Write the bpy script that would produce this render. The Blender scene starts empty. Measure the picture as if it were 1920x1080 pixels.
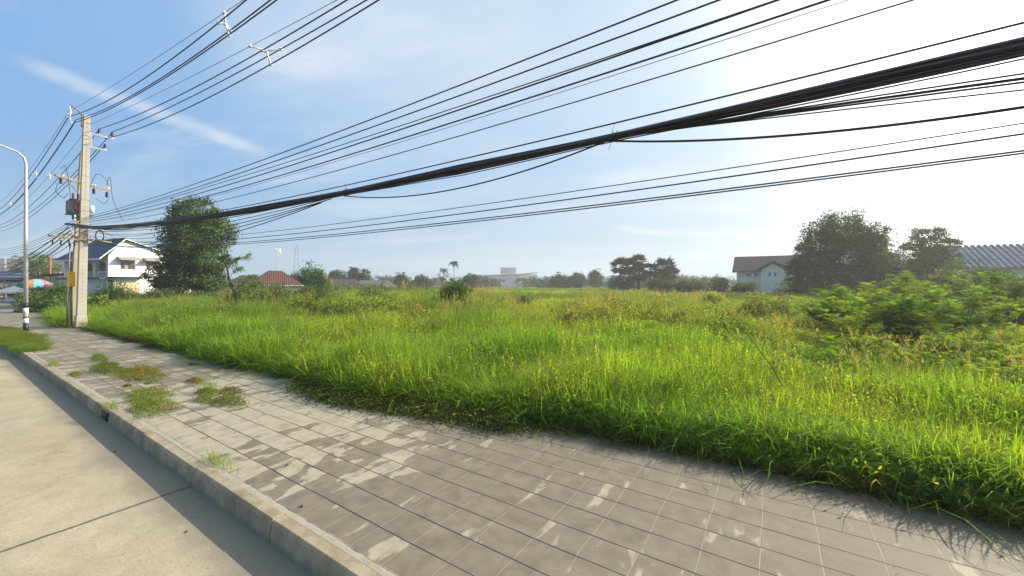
import bpy, math, random
import numpy as np
from math import radians, sin, cos, pi, hypot, atan2
from mathutils import Vector, Matrix

S = bpy.context.scene
COL = S.collection
random.seed(7)

# ------------------------------------------------------------------ camera
HC = 2.31                      # lens height over the pavement
YAW = -0.589
cam = bpy.data.cameras.new('camera'); camo = bpy.data.objects.new('camera', cam); COL.objects.link(camo)
camo.location = (0, 0, HC)
camo.rotation_euler = (pi/2, 0, -YAW)
cam.sensor_width = 36; cam.lens = 36*740/1920
cam.shift_y = 6/1920*-1
cam.clip_start = 0.05; cam.clip_end = 9000
S.camera = camo
S.render.resolution_x = 1024; S.render.resolution_y = 576

# ------------------------------------------------------------------ light
SUN_AZ = radians(56)           # world direction towards the sun, measured from +X
SUN_EL = radians(28)
sd = Vector((cos(SUN_AZ)*cos(SUN_EL), sin(SUN_AZ)*cos(SUN_EL), sin(SUN_EL)))
sun = bpy.data.lights.new('sun', 'SUN'); suno = bpy.data.objects.new('sun', sun); COL.objects.link(suno)
sun.energy = 4.9; sun.angle = radians(0.6); sun.color = (1.0, 0.875, 0.68)
suno.rotation_euler = sd.to_track_quat('Z', 'Y').to_euler()
S.view_settings.view_transform = 'Standard'; S.view_settings.look = 'None'
S.view_settings.gamma = 1; S.view_settings.use_curve_mapping = False
S.view_settings.exposure = 0.85


class NT:
    """small helper to write node trees"""
    def __init__(s, tree): s.t = tree; s.n = tree.nodes; s.l = tree.links
    def new(s, ty, **kw):
        n = s.n.new(ty)
        for k, v in kw.items(): setattr(n, k, v)
        return n
    def put(s, sock, v):
        if isinstance(v, bpy.types.NodeSocket): s.l.new(v, sock)
        elif v is not None:
            if isinstance(v, (tuple, list)) and hasattr(sock.default_value, '__len__') and len(sock.default_value) == 4 and len(v) == 3: v = (*v, 1)
            sock.default_value = v
    def m(s, op, a, b=None, c=None, clamp=False):
        n = s.new('ShaderNodeMath', operation=op, use_clamp=clamp)
        for i, v in enumerate((a, b, c)):
            if v is not None: s.put(n.inputs[i], v)
        return n.outputs[0]
    def v(s, op, a, b=None):
        n = s.new('ShaderNodeVectorMath', operation=op)
        s.put(n.inputs[0], a)
        if b is not None: s.put(n.inputs[1], b)
        return n.outputs['Value'] if op in ('DOT_PRODUCT', 'LENGTH') else n.outputs[0]
    def xyz(s, v):
        n = s.new('ShaderNodeSeparateXYZ'); s.put(n.inputs[0], v); return n.outputs
    def comb(s, x, y, z):
        n = s.new('ShaderNodeCombineXYZ')
        for i, q in enumerate((x, y, z)): s.put(n.inputs[i], q)
        return n.outputs[0]
    def noise(s, vec, scale, detail=4, rough=0.55, dist=0.0, out=0):
        n = s.new('ShaderNodeTexNoise'); s.put(n.inputs['Vector'], vec); n.inputs['Scale'].default_value = scale
        n.inputs['Detail'].default_value = detail; n.inputs['Roughness'].default_value = rough; n.inputs['Distortion'].default_value = dist
        return n.outputs[out]
    def ramp(s, f, lo, hi, a=0.0, b=1.0):
        n = s.new('ShaderNodeMapRange', interpolation_type='SMOOTHSTEP'); s.put(n.inputs[0], f)
        for i, q in ((1, lo), (2, hi), (3, a), (4, b)): s.put(n.inputs[i], q)
        return n.outputs[0]
    def mix(s, f, a, b, mode='MIX'):
        n = s.new('ShaderNodeMix', data_type='RGBA', blend_type=mode)
        s.put(n.inputs[0], f); s.put(n.inputs[6], a); s.put(n.inputs[7], b); return n.outputs[2]


W = bpy.data.worlds.new('World'); S.world = W; W.use_nodes = True
w = NT(W.node_tree); w.n.clear()
sky = w.new('ShaderNodeTexSky'); sky.sky_type = 'NISHITA'; sky.sun_disc = False
sky.sun_elevation = SUN_EL; sky.sun_rotation = pi/2-SUN_AZ
sky.air_density = 1.2; sky.dust_density = 0.7; sky.ozone_density = 2.5; sky.altitude = 0
dirv = w.new('ShaderNodeTexCoord').outputs['Generated']
X_, Y_, Z_ = w.xyz(dirv)
zz = w.m('ADD', w.m('MAXIMUM', Z_, 0.0), 0.22)
plane = w.comb(w.m('DIVIDE', X_, zz), w.m('DIVIDE', Y_, zz), 0)
rot = w.new('ShaderNodeVectorRotate', rotation_type='Z_AXIS'); w.put(rot.inputs['Vector'], plane); rot.inputs['Angle'].default_value = radians(-22)
rx, ry, _ = w.xyz(rot.outputs[0])
stretch = w.comb(w.m('MULTIPLY', rx, 0.45), w.m('MULTIPLY', ry, 1.5), 0)
n1 = w.noise(stretch, 1.3, 7, 0.6, 0.5)
n2 = w.noise(plane, 0.55, 3, 0.5, 0.2)
wisp = w.m('MULTIPLY', w.ramp(n1, 0.48, 0.74), w.ramp(n2, 0.40, 0.62))
sunv = (cos(SUN_AZ)*cos(SUN_EL), sin(SUN_AZ)*cos(SUN_EL), sin(SUN_EL))
sdot = w.v('DOT_PRODUCT', dirv, sunv)
glow = w.m('POWER', w.m('MAXIMUM', sdot, 0.0), 10.0)
# thin high veil, thicker overhead and towards the sun
veil = w.m('MULTIPLY', w.ramp(w.noise(stretch, 0.8, 5, 0.55, 0.3), 0.34, 0.74), w.ramp(sdot, -0.35, 0.6, 0.04, 0.50))


def streak(p1, p2, width, amt):
    a, b = Vector(p1).normalized(), Vector(p2).normalized()
    nrm = a.cross(b).normalized(); mid = (a+b).normalized(); half = a.dot(mid)
    wob = w.m('MULTIPLY', w.m('SUBTRACT', w.noise(dirv, 2.6, 4), 0.5), 0.06)
    dd = w.m('ABSOLUTE', w.m('ADD', w.v('DOT_PRODUCT', dirv, tuple(nrm)), wob))
    band = w.ramp(dd, 0.0, width, 1.0, 0.0)
    along = w.ramp(w.v('DOT_PRODUCT', dirv, tuple(mid)), half-0.5*(1-half), half+0.45*(1-half))
    tex = w.ramp(w.noise(stretch, 5.0, 5, 0.65, 0.8), 0.3, 0.75, 0.50, 1.0)
    return w.m('MULTIPLY', w.m('MULTIPLY', band, along), w.m('MULTIPLY', tex, amt))


def pd(px, py):                 # direction in the sky from two tangents of the bearing
    l, u = (px-960)/740, (534-py)/740
    c_, s_ = cos(YAW), sin(YAW)
    return (c_*l+s_, -s_*l+c_, u)


cl = w.m('ADD', w.m('MULTIPLY', wisp, 0.70), veil)
cl = w.m('ADD', cl, streak(pd(60, 130), pd(490, 285), 0.021, .72))
cl = w.m('ADD', cl, streak(pd(1160, 436), pd(1500, 430), 0.014, 0.8))
cl = w.m('ADD', cl, streak(pd(1120, 345), pd(1600, 275), 0.035, 0.6))
cl = w.m('ADD', cl, streak(pd(420, 70), pd(1000, 60), 0.22, 0.50))
cl = w.m('ADD', cl, streak(pd(1250, 385), pd(1420, 392), 0.012, 0.5))
cl = w.m('ADD', cl, streak(pd(740, 458), pd(900, 440), 0.012, 0.5))
cl = w.m('MINIMUM', cl, 0.9)
ccol = w.mix(glow, (5.0, 5.5, 6.2, 1), (10, 9.7, 8.9, 1))
base = w.mix(1.0, sky.outputs[0], (0.92, 1.0, 1.08, 1), 'MULTIPLY')
aur = w.mix(w.ramp(sdot, -.3, .55), (1.45, 2.95, 5.2, 1), (2.75, 4.1, 5.6, 1))
aur = w.mix(w.ramp(sdot, .45, .85), aur, (4.0, 5.2, 6.3, 1))
aur = w.mix(w.ramp(sdot, .76, 1.0), aur, (9.5, 9.5, 9.0, 1))
base = w.mix(.96, base, aur)
horizon = w.ramp(Z_, 0.0, 0.28, 0.7, 0.0)
base = w.mix(horizon, base, w.mix(w.ramp(sdot, .66, 1.0), (3.0, 4.25, 4.9, 1), (9.0, 9.0, 8.3, 1)))
c1 = w.mix(cl, base, ccol)
add = w.mix(w.m('POWER', w.m('MAXIMUM', sdot, 0.0), 16.0), (0, 0, 0, 1), (18, 17.5, 16, 1))
c2 = w.mix(1.0, c1, add, 'ADD')
bg = w.new('ShaderNodeBackground'); w.put(bg.inputs[0], c2); bg.inputs[1].default_value = 0.085
w.l.new(bg.outputs[0], w.new('ShaderNodeOutputWorld').inputs[0])


# ------------------------------------------------------------------ helpers
def spot(side, ahead):
    """site axes -> world: metres to the right of and ahead of the standpoint"""
    return cos(YAW)*side+sin(YAW)*ahead, -sin(YAW)*side+cos(YAW)*ahead


ACROSS = -YAW                    # rotation of a thing whose front is square to the view


def tag(o, label=None, cat=None, group=None, kind=None):
    if label: o['label'] = label
    if cat: o['category'] = cat
    if group: o['group'] = group
    if kind: o['kind'] = kind
    return o


def empty(name, loc=(0, 0, 0), rz=0.0, label=None, cat=None, group=None):
    o = bpy.data.objects.new(name, None); COL.objects.link(o)
    o.location = loc; o.rotation_euler = (0, 0, rz); o.empty_display_size = .1
    return tag(o, label, cat, group)


def link(name, me, mat=None, parent=None, link_it=True):
    o = bpy.data.objects.new(name, me)
    if link_it: COL.objects.link(o)
    if mat is not None and not me.materials: me.materials.append(mat)
    if parent is not None: o.parent = parent
    return o


def copy_tree(o, parent=None):
    c = o.copy(); COL.objects.link(c)
    if parent is not None: c.parent = parent
    for ch in list(o.children): copy_tree(ch, c)
    return c


class MB:
    def __init__(s): s.v = []; s.f = []; s.sm = []
    def add(s, vs, fs, smooth=False):
        o = len(s.v); s.v += [tuple(q) for q in vs]; s.f += [tuple(i+o for i in f) for f in fs]; s.sm += [smooth]*len(fs); return s
    def box(s, x0, x1, y0, y1, z0, z1):
        vs = [(x, y, z) for z in (z0, z1) for y in (y0, y1) for x in (x0, x1)]
        return s.add(vs, [(0, 2, 3, 1), (4, 5, 7, 6), (0, 1, 5, 4), (2, 6, 7, 3), (0, 4, 6, 2), (1, 3, 7, 5)])
    def beam(s, a, b, wx, wy, up=(0, 0, 1), w2=None):
        a, b = Vector(a), Vector(b); d = (b-a).normalized(); up = Vector(up)
        if abs(d.dot(up)) > .98: up = Vector((1, 0, 0))
        r = d.cross(up).normalized(); u = r.cross(d)
        k = w2 if w2 is not None else 1.0
        vs = [p+r*i*wx/2*q+u*j*wy/2*q for p, q in ((a, 1.0), (b, k)) for j in (-1, 1) for i in (-1, 1)]
        return s.add(vs, [(0, 2, 3, 1), (4, 5, 7, 6), (0, 1, 5, 4), (2, 6, 7, 3), (0, 4, 6, 2), (1, 3, 7, 5)])
    def tube(s, pts, rad, n=8, cap=True):
        pts = [Vector(p) for p in pts]; k = len(pts)
        if not hasattr(rad, '__len__'): rad = [rad]*k
        vs = []; ref = None
        for i, p in enumerate(pts):
            d = (pts[min(i+1, k-1)]-pts[max(i-1, 0)]).normalized()
            if ref is None: ref = Vector((0, 0, 1)) if abs(d.z) < .9 else Vector((1, 0, 0))
            r = d.cross(ref).normalized(); u = r.cross(d).normalized(); ref = u
            vs += [p+(r*cos(2*pi*j/n)+u*sin(2*pi*j/n))*rad[i] for j in range(n)]
        fs = [(i*n+j, i*n+(j+1) % n, (i+1)*n+(j+1) % n, (i+1)*n+j) for i in range(k-1) for j in range(n)]
        s.add(vs, fs, True)
        if cap:
            o = len(s.v)-len(vs)
            s.f += [tuple(o+j for j in range(n))[::-1], tuple(o+(k-1)*n+j for j in range(n))]; s.sm += [False, False]
        return s
    def lathe(s, c, prof, n=12):
        c = Vector(c); vs = [c+Vector((r*cos(2*pi*j/n), r*sin(2*pi*j/n), z)) for r, z in prof for j in range(n)]
        k = len(prof)
        fs = [(i*n+j, i*n+(j+1) % n, (i+1)*n+(j+1) % n, (i+1)*n+j) for i in range(k-1) for j in range(n)]
        fs += [tuple(range(n))[::-1], tuple((k-1)*n+j for j in range(n))]
        return s.add(vs, fs, True)
    def prism(s, poly, ext):
        poly = [Vector(p) for p in poly]; e = Vector(ext); n = len(poly)
        fs = [tuple(range(n))[::-1], tuple(range(n, 2*n))]+[(i, (i+1) % n, n+(i+1) % n, n+i) for i in range(n)]
        return s.add(poly+[p+e for p in poly], fs)
    def build(s, name, mat, parent=None, bevel=0.0):
        me = bpy.data.meshes.new(name); me.from_pydata(s.v, [], s.f); me.validate(); me.update()
        if len(me.polygons) == len(s.sm): me.polygons.foreach_set('use_smooth', s.sm)
        import bmesh
        bm = bmesh.new(); bm.from_mesh(me); bmesh.ops.recalc_face_normals(bm, faces=bm.faces)
        if bevel: bmesh.ops.bevel(bm, geom=[e for e in bm.edges if e.calc_face_angle(0) > .6], offset=bevel, segments=1, affect='EDGES')
        bm.to_mesh(me); bm.free()
        return link(name, me, mat, parent)


def np_mesh(name, verts, quads=None, tris=None, cols=None):
    me = bpy.data.meshes.new(name)
    quads = np.zeros((0, 4), int) if quads is None else quads
    tris = np.zeros((0, 3), int) if tris is None else tris
    me.vertices.add(len(verts)); me.vertices.foreach_set('co', np.asarray(verts, np.float32).ravel())
    nl = quads.size+tris.size
    me.loops.add(nl); me.loops.foreach_set('vertex_index', np.concatenate([quads.ravel(), tris.ravel()]).astype(np.int32))
    me.polygons.add(len(quads)+len(tris))
    st = np.concatenate([np.arange(len(quads))*4, quads.size+np.arange(len(tris))*3]).astype(np.int32)
    me.polygons.foreach_set('loop_start', st)
    me.update(calc_edges=True)
    if cols is not None:
        a = me.attributes.new('leaf_colour', 'FLOAT_COLOR', 'POINT')
        c4 = np.ones((len(verts), 4), np.float32); c4[:, :3] = cols
        a.data.foreach_set('color', c4.ravel())
    return me


def unit(a): return a/np.maximum(np.linalg.norm(a, axis=-1, keepdims=True), 1e-9)


def rdir(rng, n, zb=0.0):
    v = rng.normal(size=(n, 3)); v[:, 2] += zb; return unit(v)


def leaf_quads(c, d, side, ln, wd):
    """diamond leaves: centre, long axis, width axis, length, width"""
    ln = np.asarray(ln)[:, None]; wd = np.asarray(wd)[:, None]
    P = np.stack([c-d*ln*.5, c+side*wd*.5-d*ln*.08, c+d*ln*.5, c-side*wd*.5-d*ln*.08], 1)
    return P.reshape(-1, 3), np.arange(len(c)*4).reshape(-1, 4)


def blades(rng, n, area, h, wdt, bend, seg=4, spread=None, gauss=False):
    ax, ay = area
    if gauss: b = np.stack([rng.normal(0, ax, n), rng.normal(0, ay, n)], 1)
    else: b = np.stack([rng.uniform(-ax, ax, n), rng.uniform(-ay, ay, n)], 1)
    hh = rng.uniform(h[0], h[1], n); ww = rng.uniform(wdt[0], wdt[1], n); bb = rng.uniform(bend[0], bend[1], n)
    a = rng.uniform(0, 2*pi, n) if spread is None else rng.normal(spread[0], spread[1], n)
    D = np.stack([np.cos(a), np.sin(a), 0*a], 1)
    tw = a+pi/2+rng.normal(0, .5, n)
    Sd = np.stack([np.cos(tw), np.sin(tw), rng.normal(0, .15, n)], 1)
    V = []
    for i in range(seg+1):
        t = i/seg
        p = np.zeros((n, 3)); p[:, :2] = b
        p += D*(hh*bb*t**2)[:, None]; p[:, 2] += hh*(t-.45*np.minimum(bb, 1.3)*t**3)
        wv = ww*(1-t**2.2)*(.55+.45*min(1, t*3))
        if i < seg: V += [p-Sd*wv[:, None]/2, p+Sd*wv[:, None]/2]
        else: V += [p]
    V = np.stack(V, 1); k = V.shape[1]; off = (np.arange(n)*k)[:, None]
    q = np.concatenate([off+np.array([[2*i, 2*i+1, 2*i+3, 2*i+2]]) for i in range(seg-1)])
    t = off+np.array([[2*seg-2, 2*seg-1, 2*seg]])
    return V.reshape(-1, 3), q, t, k


def vary(rng, base, n, k, amt=.22, hue=.10):
    c = np.array(base)[None, :]*np.exp(rng.normal(0, amt, (n, 1)))
    c = c*np.exp(rng.normal(0, hue, (n, 3))*np.array([1.3, .4, .6]))
    return np.repeat(c, k, 0)


class Leaves:
    """collects leaf geometry of one mesh"""
    def __init__(s): s.V = []; s.Q = []; s.T = []; s.C = []; s.n = 0
    def add(s, v, q, t, c):
        s.V.append(v); s.C.append(c)
        if q is not None: s.Q.append(q+s.n)
        if t is not None: s.T.append(t+s.n)
        s.n += len(v)
    def blades(s, rng, n, area, h, wd, bend, col, **kw):
        seg = kw.get('seg', 4); v, q, t, k = blades(rng, n, area, h, wd, bend, **kw)
        s.add(v, q, t, vary(rng, col, n, k)); return s
    def leaves(s, rng, c, d, side, ln, wd, col, amt=.22):
        v, q = leaf_quads(c, d, side, ln, wd); s.add(v, q, None, vary(rng, col, len(c), 4, amt)); return s
    def mesh(s, name):
        V = np.concatenate(s.V); C = np.concatenate(s.C)
        return np_mesh(name, V, np.concatenate(s.Q) if s.Q else None, np.concatenate(s.T) if s.T else None, C)


# ------------------------------------------------------------------ materials
def mat_new(name):
    m = bpy.data.materials.new(name); m.use_nodes = True; m.node_tree.nodes.clear()
    return m, NT(m.node_tree)


def finish(m, t, shader, bump=None):
    t.l.new(shader, t.new('ShaderNodeOutputMaterial').inputs[0]); return m


def principled(t, col, rough=.7, metal=0.0, normal=None, spec=.4):
    p = t.new('ShaderNodeBsdfPrincipled'); t.put(p.inputs['Base Color'], col); t.put(p.inputs['Roughness'], rough)
    p.inputs['Metallic'].default_value = metal; p.inputs['Specular IOR Level'].default_value = spec
    if normal is not None: t.put(p.inputs['Normal'], normal)
    return p.outputs[0]


def bumpn(t, h, strength=.3, dist=.02):
    b = t.new('ShaderNodeBump'); t.put(b.inputs['Height'], h); b.inputs['Strength'].default_value = strength; b.inputs['Distance'].default_value = dist
    return b.outputs[0]


def plain(name, col, rough=.6, metal=0.0, var=.12, scale=3.0, spec=.4, bump=.15, streaks=0.0):
    m, t = mat_new(name)
    pos = t.new('ShaderNodeTexCoord').outputs['Object']
    n = t.noise(pos, scale, 5, .6); n2 = t.noise(pos, scale*9, 3, .6)
    f = t.m('ADD', t.m('MULTIPLY', n, .7), t.m('MULTIPLY', n2, .3))
    c = t.mix(t.ramp(f, .3, .7), tuple(q*(1-var) for q in col)+(1,), tuple(min(1, q*(1+var)) for q in col)+(1,))
    if streaks:
        x, y, z = t.xyz(pos)
        sn = t.noise(t.comb(t.m('MULTIPLY', x, 3), t.m('MULTIPLY', y, 3), t.m('MULTIPLY', z, .25)), 1.6, 5, .65)
        c = t.mix(t.m('MULTIPLY', t.ramp(sn, .5, .8), streaks), c, tuple(q*.45 for q in col)+(1,))
    return finish(m, t, principled(t, c, rough, metal, bumpn(t, n2, bump, .01) if bump else None, spec))


def foliage(name, trans=.45, rough=.5, gloss=.06, gain=(1, 1, 1)):
    m, t = mat_new(name)
    a = t.new('ShaderNodeAttribute'); a.attribute_name = 'leaf_colour'
    oi = t.new('ShaderNodeObjectInfo')
    geo = t.new('ShaderNodeNewGeometry')
    big = t.noise(geo.outputs['Position'], .16, 3, .5)
    r = t.m('ADD', .78, t.m('MULTIPLY', oi.outputs['Random'], .44))
    c = t.mix(1.0, a.outputs['Color'], t.comb(r, r, r), 'MULTIPLY')
    c = t.mix(t.ramp(big, .35, .68), t.mix(1.0, c, (.82, .92, .90, 1), 'MULTIPLY'), t.mix(1.0, c, (1.25, 1.06, .95, 1), 'MULTIPLY'))
    c = t.mix(1.0, c, (*gain, 1), 'MULTIPLY')
    d = t.new('ShaderNodeBsdfDiffuse'); t.put(d.inputs[0], c)
    tr = t.new('ShaderNodeBsdfTranslucent'); t.put(tr.inputs[0], t.mix(1.0, c, (1.55, 1.5, .62, 1), 'MULTIPLY'))
    gl = t.new('ShaderNodeBsdfGlossy'); gl.inputs['Roughness'].default_value = rough; gl.inputs[0].default_value = (.9, .95, .85, 1)
    m1 = t.new('ShaderNodeMixShader'); m1.inputs[0].default_value = trans; t.l.new(d.outputs[0], m1.inputs[1]); t.l.new(tr.outputs[0], m1.inputs[2])
    m2 = t.new('ShaderNodeMixShader'); m2.inputs[0].default_value = gloss; t.l.new(m1.outputs[0], m2.inputs[1]); t.l.new(gl.outputs[0], m2.inputs[2])
    return finish(m, t, m2.outputs[0])


M = {}
M['feathery'] = foliage('feathery_leaves', .58, .5, .015, (1.25, 1.22, 1.0))
M['grass'] = foliage('grass_blades', .55, .55, .018, (1.30, 1.30, 1.05))
M['leaf'] = foliage('tree_leaves', .42, .5, .025)
M['leaf_dense'] = foliage('dense_leaves', .30, .55, .015)
M['far_leaf'] = foliage('distant_leaves', .25, .6, .02)
M['bark'] = plain('bark', (.13, .10, .075), .9, var=.3, scale=4, bump=.6)
M['dark_bark'] = plain('dark_bark', (.06, .05, .04), .9, var=.3, scale=4, bump=.6)
M['pole_concrete'] = plain('pole_concrete', (.42, .39, .33), .85, var=.10, scale=2.5, streaks=.30, bump=.4)
M['old_concrete'] = plain('weathered_pole_concrete', (.36, .31, .22), .9, var=.16, scale=2.2, streaks=.45, bump=.5)
M['steel'] = plain('galvanised_steel', (.55, .57, .58), .38, .85, var=.08)
M['rusty'] = plain('weathered_steel', (.22, .19, .16), .6, .4, var=.2)
M['cable'] = plain('black_cable', (.035, .032, .038), .55, var=.2, bump=0, spec=.3)
M['messenger'] = plain('steel_wire', (.10, .11, .12), .5, .5, var=.1, bump=0)
M['maroon'] = plain('brown_porcelain', (.065, .018, .016), .25, var=.1, bump=0, spec=.6)
M['black_ins'] = plain('black_polymer', (.015, .015, .02), .4, var=.1, bump=0)
M['white_por'] = plain('white_plastic', (.72, .72, .70), .35, var=.04, bump=0)
M['yellow'] = plain('yellow_paint', (.95, .52, .015), .45, var=.05, streaks=.08)
M['tank'] = plain('grey_tank_paint', (.23, .24, .25), .45, .2, var=.08, streaks=.2)
M['red_tag'] = plain('orange_red_sticker', (.70, .12, .05), .6, var=.06, bump=0)
M['white_wall'] = plain('white_render', (.80, .80, .82), .8, var=.04, scale=.6, streaks=.10)
M['cream_wall'] = plain('cream_render', (.62, .58, .50), .8, var=.06, streaks=.12)
M['pale_blue'] = plain('pale_blue_render', (.70, .70, .64), .8, var=.05, streaks=.12)
M['pale_green'] = plain('pale_green_render', (.68, .69, .54), .8, var=.05)
M['glass'] = plain('dark_glass', (.045, .055, .06), .12, var=.2, bump=0, spec=.8)
M['frame'] = plain('aluminium_frame', (.32, .29, .24), .5, .3)
M['curtain'] = plain('curtain', (.33, .32, .27), .9)
M['shutter'] = plain('tan_shutter', (.55, .46, .30), .7, var=.06)
M['dark'] = plain('dark_interior', (.02, .02, .022), .9, bump=0)
M['black_paint'] = plain('black_paint', (.018, .018, .03), .45, bump=0)
M['white_paint'] = plain('white_paint', (.78, .78, .76), .5, var=.05)
M['tin'] = plain('old_tin_sheet', (.30, .29, .28), .55, .4, var=.2, streaks=.4)
M['grey_sheet'] = plain('grey_sheet_wall', (.33, .35, .37), .6, var=.05, scale=.3)
M['pale_sheet'] = plain('pale_sheet_roof', (.62, .63, .62), .5, var=.05, scale=.3)
M['canvas'] = plain('white_canvas', (.70, .66, .58), .85, var=.05)


def roofmat(name, col, pitch=.3, rough=.65, axis=0, dark=.55, vary_=.2, metal=0.0):
    m, t = mat_new(name)
    pos = t.new('ShaderNodeTexCoord').outputs['Object']
    q = t.xyz(pos)
    wv = t.m('SINE', t.m('MULTIPLY', q[axis], 2*pi/pitch))
    cr = t.m('SINE', t.m('MULTIPLY', q[2], 2*pi/(pitch*.8)))
    n = t.noise(pos, 1.1, 6, .65)
    c = t.mix(t.ramp(n, .3, .75), tuple(x*(1-vary_) for x in col)+(1,), tuple(min(1, x*(1+vary_)) for x in col)+(1,))
    c = t.mix(t.ramp(cr, .82, 1.0, 0.0, .35), c, tuple(x*dark for x in col)+(1,))
    h = t.m('ADD', wv, t.m('MULTIPLY', cr, .4))
    return finish(m, t, principled(t, c, rough, metal, bumpn(t, h, .8, .04), .4))


M['roof_blue'] = roofmat('dark_blue_roof_tiles', (.045, .075, .12), .3)
M['roof_grey'] = roofmat('grey_fibre_roof', (.12, .115, .125), .35)
M['roof_red'] = roofmat('red_clay_tiles', (.115, .042, .032), .3)
M['roof_brown'] = roofmat('brown_roof_tiles', (.11, .078, .070), .3)
M['roof_rust'] = roofmat('dull_red_brown_tiles', (.06, .040, .036), .35)
M['roof_sheet'] = roofmat('blue_ribbed_sheet', (.09, .115, .175), .76, rough=.42, metal=.2, axis=0)

# road ---------------------------------------------------------------
m, t = mat_new('concrete_road')
pos = t.new('ShaderNodeTexCoord').outputs['Object']
x, y, z = t.xyz(pos)
big = t.noise(pos, .35, 6, .6); mid = t.noise(pos, 2.2, 6, .65); fine = t.noise(pos, 55, 4, .7)
lng = t.noise(t.comb(t.m('MULTIPLY', x, .12), t.m('MULTIPLY', y, 1.3), 0), 1.5, 5, .6)
c = t.mix(t.ramp(t.m('ADD', t.m('MULTIPLY', big, .5), t.m('MULTIPLY', mid, .5)), .32, .68), (.30, .250, .165, 1), (.43, .370, .255, 1))
c = t.mix(t.ramp(lng, .45, .8, 0, .45), c, (.27, .245, .20, 1))
c = t.mix(t.ramp(fine, .40, .72, 0, .55), c, (.19, .17, .13, 1))
c = t.mix(t.ramp(t.noise(pos, 26, 2, .5), .66, .72, 0, .6), c, (.17, .15, .115, 1))
c = t.mix(t.ramp(t.noise(pos, .8, 4, .7, 1.2), .55, .66, 0, .35), c, (.25, .215, .155, 1))
vk = t.new('ShaderNodeTexVoronoi', feature='DISTANCE_TO_EDGE'); t.put(vk.inputs['Vector'], t.v('ADD', pos, t.v('SCALE', t.noise(pos, 1.5, 5, .7, 0, 1), None))); t.n[-2].inputs['Scale'].default_value = 1.0; vk.inputs['Scale'].default_value = .16
c = t.mix(t.ramp(vk.outputs[0], .0, .0022, .55, 0), c, (.12, .105, .08, 1))
# sand and grit lying in the gutter
gw = t.m('ADD', y, t.m('MULTIPLY', t.m('SUBTRACT', t.noise(pos, 1.3, 5, .65), .5), .45))
c = t.mix(t.ramp(gw, 1.30, 1.62, 0, .75), c, t.mix(t.noise(pos, 70, 3, .7), (.10, .088, .07, 1), (.24, .215, .17, 1)))
# sealed joints across the slabs
jx = t.m('ADD', x, t.m('MULTIPLY', t.m('SUBTRACT', t.noise(pos, 2.0, 5, .7), .5), .08))
jd = t.m('ABSOLUTE', t.m('SUBTRACT', t.m('MULTIPLY', t.m('FRACT', t.m('DIVIDE', t.m('ADD', jx, 6.08+13.72*20), 13.72)), 13.72), 0.0))
jd = t.m('MINIMUM', jd, t.m('SUBTRACT', 13.72, jd))
c = t.mix(t.ramp(jd, .012, .03, .92, 0), c, (.075, .065, .055, 1))
h = t.m('ADD', t.m('MULTIPLY', fine, .6), t.m('MULTIPLY', mid, .5))
M['road'] = finish(m, t, principled(t, c, .85, 0, bumpn(t, h, .35, .012), .3))

# paving -------------------------------------------------------------
m, t = mat_new('paving_tiles')
pos = t.new('ShaderNodeTexCoord').outputs['Object']
x, y, z = t.xyz(pos)
wob = t.m('MULTIPLY', t.m('SUBTRACT', t.noise(pos, .9, 3), .5), .03)
ry = t.m('DIVIDE', t.m('ADD', t.m('ADD', y, wob), -2.43+33.5), .335)
row = t.m('FLOOR', ry)
wn = t.new('ShaderNodeTexWhiteNoise', noise_dimensions='1D'); t.put(wn.inputs['W'], row)
shift = t.m('MULTIPLY', t.m('SUBTRACT', wn.outputs[0], .5), .012)
cx = t.m('DIVIDE', t.m('ADD', t.m('ADD', x, shift), 4.006+433), .433)
colm = t.m('FLOOR', cx)
wn2 = t.new('ShaderNodeTexWhiteNoise', noise_dimensions='3D'); t.put(wn2.inputs['Vector'], t.comb(row, colm, 3.0))
rnd = wn2.outputs[0]; rcol = wn2.outputs[1]
fy = t.m('FRACT', ry); fx = t.m('FRACT', cx)
dy = t.m('MULTIPLY', t.m('MINIMUM', fy, t.m('SUBTRACT', 1.0, fy)), .335)
dx = t.m('MULTIPLY', t.m('MINIMUM', fx, t.m('SUBTRACT', 1.0, fx)), .433)
n_f = t.noise(pos, 90, 4, .7); n_m = t.noise(pos, 5, 6, .65); n_b = t.noise(pos, .7, 4, .55)
tile = t.mix(t.ramp(n_m, .3, .7), (.126, .108, .074, 1), (.212, .184, .130, 1))
tile = t.mix(t.m('MULTIPLY', rnd, .50), tile, (.185, .160, .118, 1))
tile = t.mix(t.ramp(n_f, .45, .8, 0, .3), tile, (.10, .095, .08, 1))
crk = t.new('ShaderNodeTexVoronoi', feature='DISTANCE_TO_EDGE'); t.put(crk.inputs['Vector'], t.v('ADD', pos, t.comb(t.m('MULTIPLY', n_m, .25), t.m('MULTIPLY', n_m, .2), 0))); crk.inputs['Scale'].default_value = .9
tile = t.mix(t.m('MULTIPLY', t.ramp(crk.outputs[0], .0, .006, .8, 0), t.ramp(rnd, .80, .82)), tile, (.05, .045, .035, 1))
tile = t.mix(t.ramp(t.noise(t.comb(t.m('MULTIPLY', x, .8), t.m('MULTIPLY', y, 3), 0), 7, 5, .7), .5, .8, 0, .4), tile, (.21, .19, .145, 1))
tile = t.mix(t.ramp(n_b, .45, .75, 0, .35), tile, (.13, .125, .100, 1))
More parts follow.
